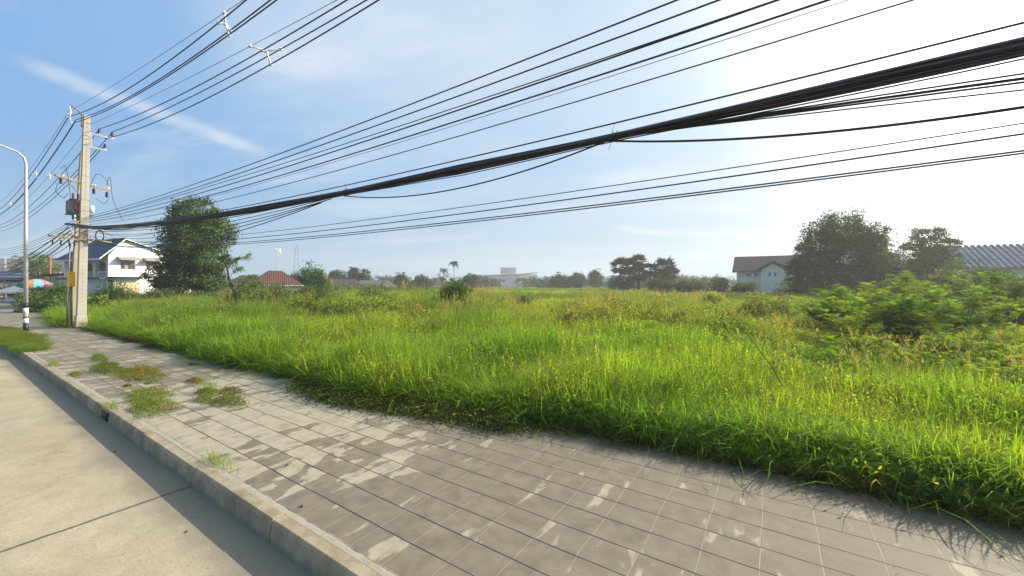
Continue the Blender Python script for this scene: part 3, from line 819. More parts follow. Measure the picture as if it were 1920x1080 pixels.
# bright round bushes
round_bush('round_bush', -41.0, 80, 8.4, 6.6, 13000, .36, (.060, .150, .018), 21, 'rounded vivid green fruit tree beside the red-roofed house', 'tree', mat='leaf_dense')
round_bush('round_bush', -37.2, 79, 3.2, 4.6, 2200, .30, (.16, .17, .045), 22, 'yellowish bush at the right foot of the vivid green fruit tree', 'bush')
round_bush('round_bush', -5.1, 35, 3.5, 3.15, 13000, .14, (.075, .155, .016), 23, 'compact bright green domed bush standing alone in the middle of the field', 'bush', mat='leaf_dense')
round_bush('round_bush', -3.9, 34.6, 1.3, 2.5, 900, .12, (.20, .19, .05), 24, 'yellow-orange tinged twiggy shrub against the right side of the domed bush', 'bush')
round_bush('round_bush', -6.6, 34, 1.4, 1.7, 900, .12, (.055, .08, .025), 25, 'low dark shrub against the left foot of the domed bush', 'bush')

# thin crooked tree right of the big left tree
X, Y = spot(-21.5, 31)
root = empty('crooked_tree', (X, Y, GZ), ACROSS, 'thin crooked half-bare tree leaning left with bare dark limbs, right of the big dense tree', 'tree')
rr = random.Random(4); mb = MB()
path = [Vector(q) for q in ((.1, 0, -.1), (0, 0, 1.0), (-.35, 0, 2.1), (-.75, 0, 3.1), (-.85, 0, 3.9), (-1.25, 0, 4.75))]
mb.tube(path, [.12, .10, .09, .075, .06, .035], 8)
for a, b, r_ in (((-.75, 0, 3.1), (-1.5, .1, 3.5), .035), ((-1.25, 0, 4.75), (-1.75, 0, 4.55), .025), ((-.85, 0, 3.9), (-.2, .2, 4.6), .035), ((-.2, .2, 4.6), (.55, .2, 4.75), .025),
                 ((-.35, 0, 2.1), (.6, .3, 3.0), .035), ((-.75, 0, 3.1), (.0, -.2, 3.7), .03), ((0, 0, 1.0), (.7, 0, 1.8), .03), ((.6, .3, 3.0), (1.3, .3, 3.3), .02), ((-1.25, 0, 4.75), (-1.0, 0, 5.1), .02)):
    limb(mb, a, b, r_, r_*.4, rr, seg=4, n=5)
mb.build('trunk', M['dark_bark'], root)
bl = [(-.1, .1, 4.5, .5, .5, .4, 1), (.6, .2, 4.75, .5, .4, .35, 1), (.0, 0, 3.7, .55, .5, .4, 1), (.9, .3, 3.1, .8, .6, .5, 1), (-.4, 0, 2.5, .8, .6, .6, 1), (.7, 0, 2.0, 1.0, .7, .6, 1), (-.6, .2, 1.5, 1.1, .8, .6, 1), (1.5, .2, 2.6, .6, .5, .4, 1), (-.95, 0, 4.9, .25, .25, .2, 1)]
link('crown', crown_mesh('crown', bl, 2500, .15, (.11, .16, .03), 31, clump=.35, shell=.2), M['leaf'], root)

# leafy shrubs: side, ahead, width, height, colour, label
SH = [(-42.5, 42, 5.0, 3.2, (.065, .13, .022), 'leafy light green shrub directly right of the twin concrete poles'),
      (-38.2, 43, 4.5, 2.3, (.055, .10, .022), 'shrub under the tan shutter of the white house'),
      (-33.8, 44, 4.0, 1.9, (.07, .13, .025), 'low shrub at the right end of the white house'),
      (-45.5, 40, 3.6, 2.8, (.06, .12, .02), 'tall shrub rising behind the twin concrete poles'),
      (-52.0, 44, 5.0, 2.7, (.045, .095, .02), 'shrub left of the twin poles, in front of the pale blue lean-to roof'),
      (-40.0, 34, 4.5, 1.9, (.055, .105, .02), 'dark low shrub between the striped lamp post and the twin poles'),
      (-31.5, 30.0, 2.6, 1.8, (.06, .12, .022), 'shrub growing at the back of the twin poles beyond the yellow box'),
      (-22.0, 36.5, 5.0, 2.6, (.085, .13, .03), 'loose shrub behind the thin crooked tree'),
      (-18.0, 38, 5.5, 2.9, (.065, .115, .025), 'loose green shrub below the red tiled roof'),
      (-13.5, 38, 5.0, 2.2, (.075, .12, .03), 'wide loose shrub below the dull brown roofs'),
      (-9.0, 42, 4.0, 2.0, (.065, .105, .03), 'small ragged shrub left of the lone domed bush')]
for i, (sx, ah, wd_, hg, colr, lab) in enumerate(SH):
    round_bush('leafy_shrub', sx, ah, wd_, hg, 6000, .18, colr, 40+i, lab, 'shrub', 'leafy shrubs on the left of the field', clump=.26, shell=.35, two=(.10, .15, .03))
MC = [(2.9, 16.6, 2.6, 1.55, 'dark olive weed clump in the middle of the field, left end of the dark row'), (4.6, 17.2, 2.8, 1.75, 'tallest dark olive weed clump in the row right of the middle'), (6.2, 16.4, 2.4, 1.6, 'reddish-olive weed clump at the right end of the dark row'),
      (-7.2, 21.0, 3.0, 1.7, 'leafy weed clump behind the bright grass, left of the lone domed bush'), (-4.6, 20.0, 2.8, 1.55, 'weed clump with dark shade at its foot, below the lone domed bush'), (-9.6, 22.5, 3.4, 1.9, 'leafy weed clump farthest left behind the bright grass'), (8.6, 16.0, 2.6, 1.5, 'pale leafy clump between the dark row and the feathery thicket')]
gq = random.Random(5)
for i in range(17):
    ah = gq.uniform(22, 42); MC.append((gq.uniform(-.62, .72)*ah, ah, gq.uniform(2.4, 4.4), gq.uniform(1.6, 2.15), 'olive bushy weed mound far behind the bright grass in the middle of the field'))
for i, (sx, ah, wd_, hg, lab) in enumerate(MC):
    if abs(sx/ah+.15) < .07 and ah < 35: sx += 5
    round_bush('weed_clump', sx, ah, wd_, hg, 4200, .10 if ah < 22 else .14, ((.085, .115, .026) if i < 3 else (.12, .165, .03)), 160+i, lab, 'weeds', 'weed clumps in the middle of the field', clump=.26, shell=.3, two=(.15, .13, .04) if i < 3 else (.14, .19, .03))
SH2 = [(-45.5, 69, 5, 3.5, 'shrub hiding the left half of the red clay roof'), (-39.3, 66, 5, 3.0, 'shrub hiding the right end of the red clay roof'), (-35.5, 95, 9, 3.2, 'broad shrub in front of the dull brown low roof'), (-27.0, 100, 9, 3.1, 'broad shrub in front of the long dark grey roof'),
       (-44.0, 58, 6, 2.9, 'shrub at the left foot of the red clay roof'), (-38.5, 60, 7, 2.7, 'wide shrub covering the wall under the red clay roof'), (-33.0, 62, 6, 2.5, 'shrub under the vivid green fruit tree'),
       (-29.5, 70, 7, 2.9, 'shrub covering the left low brown house'), (-24.5, 72, 8, 2.6, 'low spreading shrub in front of the dark grey roof'), (-20.0, 60, 7, 2.8, 'olive shrub left of the small feather palms, far back'),
       (-15.5, 66, 7, 2.6, 'ragged shrub below the shorter feather palm'), (-30.0, 46, 4.5, 2.5, 'shrub right behind the trunk of the big dense tree')]
for i, (sx, ah, wd_, hg, lab) in enumerate(SH2):
    round_bush('leafy_shrub', sx, ah, wd_, hg, 5000, .22, (.085, .125, .03), 140+i, lab, 'shrub', 'leafy shrubs on the left of the field', clump=.28, shell=.3, two=(.06, .10, .022))
SH = [(41.5, 70, 5.5, 3.3, (.055, .095, .022), 'scrub hiding the foot of the cream part of the pale blue house'), (35.5, 78, 8.5, 4.0, (.045, .075, .025), 'dark rounded scrub just left of the pale blue house'),
      (41.0, 80, 7.0, 4.7, (.05, .08, .028), 'taller scrub with a feathery top, left corner of the pale blue house'),
      (31.5, 84, 7.0, 4.3, (.045, .07, .025), 'smooth rounded clump between the fan palms and the scrub by the pale blue house'),
      (46.5, 64, 8.0, 3.0, (.04, .062, .022), 'low dark bush below the window of the pale blue house'),
      (55.5, 46, 6.5, 5.0, (.04, .075, .018), 'dark bush in front of the blue ribbed roof'),
      (62.5, 52, 7.0, 4.9, (.04, .075, .018), 'dark bush at the right edge below the blue ribbed roof'),
      (49.0, 44, 4.5, 4.7, (.085, .12, .03), 'yellow-green feathery tree below the left corner of the blue ribbed roof'),
      (66.0, 67, 7.0, 10.0, (.040, .075, .016), 'dark foliage filling the gap between the largest dark tree and the airy tree')]
for i, (sx, ah, wd_, hg, colr, lab) in enumerate(SH):
    round_bush('dark_bush', sx, ah, wd_, hg, 8000, .27, colr, 60+i, lab, 'bush', 'dark bushes along the right side', clump=.22, shell=.4)


def feathery_mesh(seed, h, w_, stems, col):
    """many arching stems carrying two-ranked feathery leaves"""
    g = np.random.default_rng(seed); L = Leaves(); mb = MB()
    for s in range(stems):
        a = g.uniform(0, 2*pi); ln = h*g.uniform(.55, 1.05); out = w_*.5*g.uniform(.2, 1.0)
        K = 8; T = np.linspace(0, 1, K)
        C = np.stack([cos(a)*out*T**1.3, sin(a)*out*T**1.3, ln*(T-.12*T**3)], 1)
        mb.tube([tuple(q) for q in C], list(np.linspace(.014, .004, K)), 4, cap=False)
        nl = int(16*ln)
        tt = g.uniform(.25, 1.0, nl)
        B = np.stack([np.interp(tt, T, C[:, i]) for i in range(3)], 1)
        az = g.uniform(0, 2*pi, nl); up = g.uniform(-.3, 1.0, nl)
        r = unit(np.stack([np.cos(az), np.sin(az), up], 1)); rl = g.uniform(.18, .34, nl)
        sd = unit(np.cross(r, np.array([0, 0, 1.0])))
        m_ = 9
        for j in range(m_):
            q = (j+.7)/m_; Pj = B+r*(rl*q)[:, None]; Pj[:, 2] -= rl*q*q*.35
            for sg in (-1, 1):
                d = unit(sd*sg+r*.35+np.array([0, 0, -.12])+g.normal(0, .22, (nl, 3))); pl = .085*(1-.45*abs(q-.45))*h**.3
                c_ = Pj+d*pl*.5
                L.leaves(g, c_, d, unit(np.cross(d, np.cross(r, sd*sg))+g.normal(0, .2, (nl, 3))), np.full(nl, pl*1.1), np.full(nl, .027), np.array(col), .12)
    return L.mesh('feathery_foliage'), mb


FEA = []
for i, (h_, w__, st, col_) in enumerate(((1.55, 2.0, 24, (.145, .22, .026)), (1.85, 2.3, 26, (.125, .20, .026)), (1.3, 1.9, 22, (.155, .235, .03)), (2.3, 2.4, 24, (.115, .18, .028)))):
    root = empty('feathery_shrub', (0, 0, 0), 0)
    me, mb = feathery_mesh(100+i, h_, w__, st, col_)
    link('foliage', me, M['feathery'], root); mb.build('stem', M['bark'], root); FEA.append(root)
fp = [  # side, ahead, kind, scale, label
    (10.4, 12.6, 0, 1.0, 'feathery shrub with layered fronds, nearest of those in front of the largest dark tree'),
    (12.6, 14.6, 1, 1.0, 'feathery yellow-green shrub rising to the foot of the largest dark tree'),
    (13.2, 13.4, 3, .88, 'tall feathery shrub below the airy open-crowned tree'),
    (12.3, 11.0, 0, 1.1, 'spreading feathery shrub with flat bright sprays, low at the right'),
    (14.0, 11.6, 1, 1.0, 'feathery shrub at the right edge below the blue ribbed roof'),
    (7.8, 9.8, 2, .8, 'small feathery shrub at the near edge of the thicket'),
    (11.6, 9.4, 2, 1.0, 'small feathery shrub with sprays lying over the tall grass at the right'),
    (16.5, 16.2, 3, .95, 'dark based feathery shrub in front of the dark bush by the ribbed roof'),
    (19.5, 17.0, 1, 1.25, 'feathery shrub farthest right along the skyline of the thicket'),
    (14.4, 18.0, 0, 1.3, 'feathery shrub behind the nearest row, under the big tree\'s right side'),
    (17.0, 20.5, 3, 1.0, 'tallest feathery shrub of the back row below the airy tree'),
    (15.2, 18.5, 2, 1.2, 'pale feathery shrub left of the big tree\'s trunk shadow'),
    (17.8, 22.0, 1, 1.15, 'back-row feathery shrub below the middle of the largest dark tree'),
    (20.5, 24.0, 3, 1.05, 'back-row feathery shrub in front of the ribbed blue roof'),
    (5.0, 15.5, 2, .9, 'small sparse feathery plant in the tall grass right of the middle'),
    (15.2, 9.9, 1, .95, 'feathery shrub cut by the right edge of the view in the foreground thicket'),
    (13.2, 8.9, 0, .8, 'low feathery shrub nearest the right edge of the view'),
]
g = random.Random(17)
for i in range(20):
    ah = 19+1.15*i*.9+g.uniform(-1, 1); kq = g.uniform(.82, 1.42)
    fp.append((kq*ah, ah, (0, 1, 3)[i % 3], 1.05+.012*ah, 'yellow-green feathery shrub of the hazy back rows below the dark trees and the blue roof'))
for i, (sx, ah, kd, lab) in enumerate(((8.6, 10.8, 2, 'low feathery sprays at the left front corner of the thicket'), (9.9, 11.6, 0, 'feathery sprays in front of the thicket, right of its left front corner'), (11.0, 10.4, 2, 'feathery sprays lying over the grass in the middle of the thicket front'),
        (10.4, 8.6, 2, 'nearest feathery sprays standing in the tall grass at the right'), (12.2, 9.6, 0, 'bright flat feathery sprays near the right edge of the view'), (13.6, 10.6, 2, 'feathery sprays at the right edge, just above the grass'), (15.4, 12.4, 0, 'feathery shrub at the right edge, behind the lowest sprays'), (11.6, 12.8, 1, 'feathery shrub in the hollow in front of the upper thicket'))):
    fp.append((sx, ah, kd, 1.0, lab))
used = [False]*4
for i, (sx, ah, kd, sc_, lab) in enumerate(fp):
    sc_ *= .84 if ah < 13 else 1.2
    o = FEA[kd] if not used[kd] else copy_tree(FEA[kd]); used[kd] = True
    X, Y = spot(sx, ah); o.location = (X, Y, GZ); o.rotation_euler[2] = (i*2.4) % 6.28; o.scale = (sc_, sc_, sc_)
    tag(o, lab, 'shrub', 'feathery shrubs on the right of the field')

# bare sapling leaning over the near grass at the right
X, Y = spot(5.3, 7.6)
root = empty('bare_sapling', (X, Y, GZ), ACROSS, 'thin dark bare twig of a sapling leaning left above the grass at the right', 'sapling')
mb = MB(); rr = random.Random(8)
mb.tube([(.15, 0, 0), (.0, 0, .5), (-.28, 0, 1.0), (-.65, 0, 1.5), (-1.0, 0, 1.95), (-1.25, 0, 2.2)], [.012, .010, .009, .007, .005, .003], 5)
for a, b in (((-.28, 0, 1.0), (-.05, .1, 1.35)), ((-.65, 0, 1.5), (-1.0, .1, 1.55)), ((-.5, 0, 1.3), (-.25, 0, 1.7)), ((-1.0, 0, 1.95), (-1.3, 0, 1.9)), ((-.9, 0, 1.85), (-.7, 0, 2.15))):
    limb(mb, a, b, .005, .002, rr, seg=3, n=4)
mb.build('stem', M['dark_bark'], root)
link('foliage', crown_mesh('foliage', [(-1.25, 0, 2.1, .35, .3, .22, 1), (-.7, 0, 1.95, .3, .3, .2, 1), (-1.1, .1, 1.6, .25, .2, .15, 1), (-.2, 0, 1.5, .25, .2, .2, 1), (.0, .1, 1.1, .3, .2, .2, 1)], 480, .05, (.12, .165, .035), 77, clump=.4, shell=.2), M['leaf'], root)


def frond(L, mb, g, base, az, ln, rise, drop, col, lw=.03, ll=.35, n=26, rad=.02):
    T = np.linspace(0, 1, 9)
    C = np.stack([np.cos(az)*ln*(T*.9), np.sin(az)*ln*(T*.9), ln*(rise*T-drop*T**2.2)], 1)+np.array(base)
    mb.tube([tuple(q) for q in C], list(np.linspace(rad, rad*.25, 9)), 4, cap=False)
    tt = np.linspace(.12, 1.0, n); B = np.stack([np.interp(tt, T, C[:, i]) for i in range(3)], 1)
    r = unit(np.gradient(B, axis=0)); sd = unit(np.cross(r, np.array([0, 0, 1.0])))
    for sg in (-1, 1):
        d = unit(sd*sg+r*.55+np.array([0, 0, -.35])+g.normal(0, .12, (n, 3))); l_ = ll*np.sin(pi*(.15+.8*tt))*g.uniform(.8, 1.15, n)
        L.leaves(g, B+d*l_[:, None]*.5, d, unit(np.cross(d, rdir(g, n))), l_, np.full(n, lw), col, .15)


# two slim feather palms far off, left of the middle
for sx, ah, hg, sc_, lab, sd_ in ((-34.6, 200, 10.0, 1.0, 'shorter of the two slim feather palms on the skyline', 3), (-28.0, 190, 12.9, 1.05, 'taller of the two slim feather palms on the skyline', 4)):
    X, Y = spot(sx, ah); root = empty('feather_palm', (X, Y, GZ), 0, lab, 'palm', 'slim feather palms on the skyline')
    g = np.random.default_rng(sd_); L = Leaves(); mb = MB(); tr = MB()
    tr.tube([(0, 0, 0), (.1, 0, hg*.5), (0, 0, hg)], [.20, .15, .12], 8); tr.build('trunk', M['bark'], root)
    for i in range(15): frond(L, mb, g, (0, 0, hg), g.uniform(0, 6.28), 2.9*sc_, g.uniform(.1, 1.1), g.uniform(.7, 1.2), (.032, .050, .018), .24, .95, 18, .06)
    c_ = g.normal(0, .35, (60, 3))+np.array([0, 0, hg-.9]); d = rdir(g, 60)
    L.leaves(g, c_, d, unit(np.cross(d, rdir(g, 60))), np.full(60, .6), np.full(60, .3), (.05, .05, .02))
    link('crown', L.mesh('crown'), M['far_leaf'], root); mb.build('rib', M['dark_bark'], root)

# fan palms
def fan_palm(sx, ah, hg, rad, seed, lab):
    X, Y = spot(sx, ah); root = empty('fan_palm', (X, Y, GZ), 0, lab, 'palm', 'dark fan palms left of the pale blue house')
    g = np.random.default_rng(seed); L = Leaves(); tr = MB()
    ln = g.uniform(-.3, .3)
    rad *= 1.62; tr.tube([(-ln, 0, 0), (-ln*.5, 0, hg*.5), (0, 0, hg)], [.42, .30, .28], 10); tr.build('trunk', M['dark_bark'], root)
    nf = 46
    for i in range(nf):
        az = g.uniform(0, 2*pi); el = math.asin(g.uniform(-.85, .97))
        u = np.array([cos(az)*cos(el), sin(az)*cos(el), sin(el)])
        c0 = np.array([0, 0, hg])+u*rad*g.uniform(.30, .55)
        s = unit(np.cross(u, np.array([0, 0, 1.0]))[None])[0]; nrm = np.cross(s, u)
        k = 15; an = np.linspace(-1.35, 1.35, k)
        D = unit(u[None]*np.cos(an)[:, None]+s[None]*np.sin(an)[:, None]+np.array([0, 0, -.18])+g.normal(0, .05, (k, 3)))
        ll = rad*.58*g.uniform(.85, 1.1, k)
        L.leaves(g, c0+D*ll[:, None]*.5, D, unit(np.cross(D, nrm[None]+g.normal(0, .15, (k, 3)))), ll, np.full(k, rad*.13), (.036, .050, .022), .2)
    link('crown', L.mesh('crown'), M['far_leaf'], root)
    return root
for a in ((27.3+2.9, 110, 7.6, 2.1, 1, 'leftmost fan palm with a round dark head'), (33.2, 112, 7.9, 2.0, 2, 'fan palm second from the left, tallest head against the sky'),
          (36.2, 113, 9.3, 1.7, 3, 'small-headed fan palm above the gap in the group'), (38.6, 110, 6.6, 1.9, 4, 'fan palm in the middle of the group right of the gap'),
          (42.6, 110, 7.4, 2.2, 5, 'fan palm with the ragged round head near the right end of the group'), (45.2, 112, 5.6, 1.8, 6, 'lowest fan palm at the right end of the group'), (35.6, 111, 5.6, 1.8, 7, 'fan palm partly hidden behind the gap in the group')): fan_palm(*a)
round_bush('palm_undergrowth', 31.0, 109, 8.5, 5.6, 6500, .34, (.035, .05, .02), 81, 'dark undergrowth around the trunks of the left fan palms', 'bush', mat='far_leaf')
round_bush('palm_undergrowth', 41.5, 109, 10.5, 7.4, 9000, .34, (.035, .05, .02), 82, 'dark undergrowth around the trunks of the right fan palms', 'bush', mat='far_leaf')

# small young palms with ragged fronds in the field
for sx, ah, sc_, seed, lab, colr in ((-1.9, 27, 1.0, 5, 'young palm with curved green fronds right of the lone domed bush', (.08, .13, .025)), (2.35, 19.5, .8, 6, 'young palm with one dried whitish frond in the middle of the field', (.30, .28, .20))):
    X, Y = spot(sx, ah); root = empty('young_palm', (X, Y, GZ), 0, lab, 'palm')
    g = np.random.default_rng(seed); L = Leaves(); mb = MB()
    for i in range(9): frond(L, mb, g, (0, 0, .5), g.uniform(0, 6.28), 1.9*sc_, g.uniform(.7, 1.3), g.uniform(.4, .8), colr if i % 3 == 0 else (.07, .12, .025), .03, .32, 26, .014)
    link('crown', L.mesh('crown'), M['grass'], root); mb.build('rib', M['bark'], root)

# individual trees of the far line that can be told apart
FT = [(37, 176, 7.2, 8.3, 1, 'grey-green tree at the right of the grey warehouse with two rounded heads'), (28.5, 172, 8, 6.6, 2, 'dark rounded tree in front of the right end of the warehouse'),
      (21, 170, 10, 6.2, 3, 'broad hazy tree in front of the middle of the warehouse'), (46, 175, 8, 5.2, 4, 'low tree in the gap right of the warehouse'),
      (56, 172, 11, 6.6, 5, 'wide round tree half way between warehouse and fan palms'), (66, 172, 10, 6.8, 6, 'hazy tree just left of the fan palms'),
      (-17, 170, 8, 6.4, 7, 'dark domed tree at the left end of the warehouse'), (-60, 160, 7, 7.2, 8, 'tall ragged tree behind the dull brown roofs'),
      (-66, 165, 6, 8.6, 9, 'narrow tall tree right of the vivid green fruit tree'), (-47, 170, 9, 6.0, 10, 'round hazy tree above the long dark roof'),
      (-77, 175, 9, 8.0, 11, 'tree on the skyline behind the vivid green fruit tree'), (-38, 165, 9, 5.2, 12, 'low wide tree left of the two feather palms')]
for sx, ah, wd_, hg, sd_, lab in FT:
    round_bush('distant_tree', sx, ah, wd_*1.1, hg*1.22, 6500, .72, (.036, .060, .020), 200+sd_, lab, 'tree', 'trees of the far tree line', mat='far_leaf', clump=.2, shell=.4)

# the continuous woodland behind
g = np.random.default_rng(71); bl = []
for i in range(420):
    k = g.uniform(-1.5, 1.75); d = g.uniform(185, 330); X = ca*k*d+sa*d; Y = -sa*k*d+ca*d
    if Y < 30: continue
    hg = g.uniform(4.4, 7.6)*(d/190)**.9*(1.0 if k < .9 else 1.15)
    bl.append((X, Y, GZ+hg*.5, g.uniform(3.5, 8), g.uniform(3.5, 8), hg*.5, 1))
o = link('distant_woodland', crown_mesh('distant_woodland', bl, 150000, 1.0, (.034, .055, .022), 12, clump=.2, shell=.35), M['far_leaf'])
tag(o, 'unbroken band of hazy woodland along the horizon behind the field', 'woodland', kind='stuff')

# ------------------------------------------------------------------ poles
PX, PY = -31.3, 4.80


def insulator(mb, x, y, z, r=.065, h=.24, n=4):
    prof = [(r*.5, 0)]
    for i in range(n):
        a = h*(i+.15)/n; prof += [(r, a), (r*.95, a+h*.10), (r*.55, a+h*.22*4/n)]
    prof += [(r*.45, h)]
    return mb.lathe((x, y, z), prof, 12)


pole = empty('utility_pole', (PX, PY, 0), 0, 'tall square concrete pole with brown insulators at its top, nearer of the twin poles', 'utility pole')
mb = MB(); LEAN = .22
mb.beam((0, 0, -.1), (0, LEAN, 11.55), .36, .36, w2=.70)
mb.build('shaft', M['pole_concrete'], pole, bevel=.012)
mb = MB(); mb.beam((0, 0, -.05), (0, .01, .62), .43, .43, w2=.97); mb.build('footing', M['pole_concrete'], pole, bevel=.02)
mb = MB()
for i in range(46):
    z = 1.4+i*.215; q = z/11.55; hw = .18*(1-.30*q)
    mb.box(hw-.004, hw+.003, LEAN*q-.016, LEAN*q+.016, z, z+.032)  # small dark boxes on the face, coloured as the shade inside each hole
mb.build('bolt_hole', M['dark'], pole)['kind'] = 'stuff'
mb = MB()     # curved arm at the top, over the road side
mb.tube([(0, LEAN-.13, 11.0), (0, LEAN-.16, 11.45), (0, LEAN-.30, 11.72), (0, LEAN-.50, 11.86), (0, LEAN-.62, 11.90)], .035, 8)
mb.box(-.10, .10, LEAN-.20, LEAN-.10, 10.9, 11.55)
mb.build('top_arm', M['rusty'], pole)
mb = MB(); mb.tube([(0, -.40, 11.86), (.02, -.38, 11.55), (0, -.40, 11.2), (0, -.36, 10.95)], [.022, .035, .028, .02], 7)
for z, yy in ((11.62, -.33), (11.42, -.44), (11.25, -.46), (11.0, -.22)): mb.beam((0, -.38, z-.02), (.0, yy-.05, z), .03, .04)
mb.build('hanger', M['white_por'], pole)
for z, y2 in ((10.62, 1.34), (9.88, 1.02)):
    mb = MB(); mb.beam((.0, LEAN+.05, z), (.0, y2, z-.02), .075, .075); mb.build('bracket_arm', M['steel'], pole)
mb = MB(); mb.beam((0, LEAN+.18, 9.84), (0, LEAN+.17, 10.68), .07, .05); mb.build('bracket_plate', M['steel'], pole)
for y_, z_ in ((.70, 10.66), (1.22, 10.65), (.93, 9.90)):
    b = insulator(MB(), 0, y_, z_+.07).build('insulator', M['maroon'], pole); insulator(MB(), 0, y_, z_, .05, .07, 1).build('insulator_foot', M['white_por'], b)
for z in (11.1, 10.4, 9.9, 8.2, 6.9, 6.3, 5.9):
    hw = .18*(1-.30*z/11.55)+.006; MB().box(-hw, hw, LEAN*z/11.5-hw, LEAN*z/11.5+hw, z, z+.025).build('strap', M['rusty'], pole)
for i, z in enumerate((5.95, 5.75, 5.58, 5.42)):
    insulator(MB(), .03, -.02-.2, z, .05, .10, 2).build('spool_insulator', M['white_por'], pole)
mb = MB(); mb.beam((.20, -.60, 5.52), (.20, 1.05, 5.46), .10, .11); mb.build('crossarm', M['black_paint'], pole)
mb = MB(); mb.beam((.20, -.25, 4.78), (.20, 1.15, 4.72), .09, .10); mb.build('crossarm', M['old_concrete'], pole)

# second, older pole just behind it, with the transformer arms
pole2 = empty('utility_pole', (-32.55, 4.72, 0), 0, 'shorter weathered concrete pole with wooden-looking crossarms, farther of the twin poles', 'utility pole')
mb = MB(); mb.beam((0, 0, -.1), (0, .38, 9.75), .40, .40, w2=.66); mb.build('shaft', M['old_concrete'], pole2, bevel=.012)
mb = MB(); mb.beam((.18, -.75, 8.25), (.18, .28, 8.05), .12, .12); mb.build('crossarm', M['old_concrete'], pole2)
mb = MB(); mb.beam((.18, .55, 7.95), (.18, 1.45, 7.85), .11, .11); mb.build('crossarm', M['old_concrete'], pole2)
mb = MB(); mb.beam((.2, -.95, 4.95), (.2, .25, 4.80), .11, .11); mb.build('crossarm', M['old_concrete'], pole2)
mb = MB(); mb.beam((.2, -.45, 5.10), (.2, .65, 5.02), .09, .10); mb.build('crossarm', M['old_concrete'], pole2)
mb = MB(); mb.beam((.2, -.30, 8.1), (.16, .22, 7.3), .04, .04); mb.build('brace', M['rusty'], pole2)
for y_, z_ in ((-.50, 7.82), (.75, 7.50), (1.28, 7.40)):
    insulator(MB(), .18, y_, z_, .07, .30, 4).build('fuse_insulator', M['black_ins'], pole2)
for y_, z_ in ((-.42, 8.26), (.70, 7.98), (.80, 7.98), (1.35, 7.92)):
    insulator(MB(), .18, y_, z_-.05, .06, .12, 2).build('knob_insulator', M['white_por'], pole2)
for y_ in (-.8, -.5, -.2, .0):
    insulator(MB(), .22, y_, 4.45, .035, .30, 4).build('hanging_insulator', M['black_ins'], pole2)
mb = MB(); mb.tube([(.1, -.26, 0), (.08, -.25, 1.5), (.08, -.20, 3.0), (.08, -.14, 4.6)], .03, 6); mb.build('conduit', M['rusty'], pole2)

tr = empty('transformer', (-32.0, 4.80, 6.22), 0, 'grey ribbed pole-mounted transformer with orange-red stickers hanging on the twin poles', 'transformer')
mb = MB(); mb.box(-.30, .30, -.28, .34, 0, .72); mb.build('tank', M['tank'], tr, bevel=.03)
mb = MB()
for i in range(8): mb.box(-.24+i*.064, -.22+i*.064, -.42, -.28, .06, .66)
for i in range(8): mb.box(.30, .40, -.24+i*.075, -.225+i*.075, .06, .66)
mb.build('cooling_fin', M['tank'], tr)['kind'] = 'stuff'
mb = MB(); mb.box(-.34, .34, -.32, .40, .72, .77); mb.build('lid', M['rusty'], tr)
for y_ in (-.18, .02, .22): insulator(MB(), 0, y_, .77, .055, .34, 5).build('bushing', M['maroon'], tr)
for y_ in (-.20, .22): insulator(MB(), .15, y_, -.34, .05, .34, 5).build('arrester', M['black_ins'], tr)
mb = MB(); mb.box(.401, .408, -.20, -.06, .18, .44); mb.build('sticker', M['red_tag'], tr)
mb = MB(); mb.beam((.2, -.45, -.04), (.2, .55, -.04), .09, .09); mb.beam((-.2, -.45, -.04), (-.2, .55, -.04), .09, .09); mb.build('platform', M['rusty'], tr)
tag(MB().tube([(-31.78, 5.30, 6.32), (-31.78, 5.30, 6.72)], .10, 12).build('surge_counter', M['white_por']), 'small pale can fixed on the field side of the twin poles under the transformer arm', 'canister')

yb = empty('meter_box', (-31.75, 4.52, 2.22), radians(0), 'bright yellow metal cabinet hung on the farther of the twin poles', 'cabinet')
mb = MB(); mb.box(-.16, .20, -.13, .11, 0, .80); mb.build('cabinet', M['yellow'], yb, bevel=.012)
mb = MB(); mb.box(.201, .212, -.11, .09, .04, .76); mb.build('door', M['yellow'], yb, bevel=.004)
for z in (.10, .68): MB().box(.213, .222, -.06, -.02, z, z+.04).build('hinge', M['black_paint'], yb)
mb = MB(); mb.tube([(0.0, 0, -2.20), (0.0, 0, 0)], .05, 8); mb.build('conduit', M['rusty'], yb)

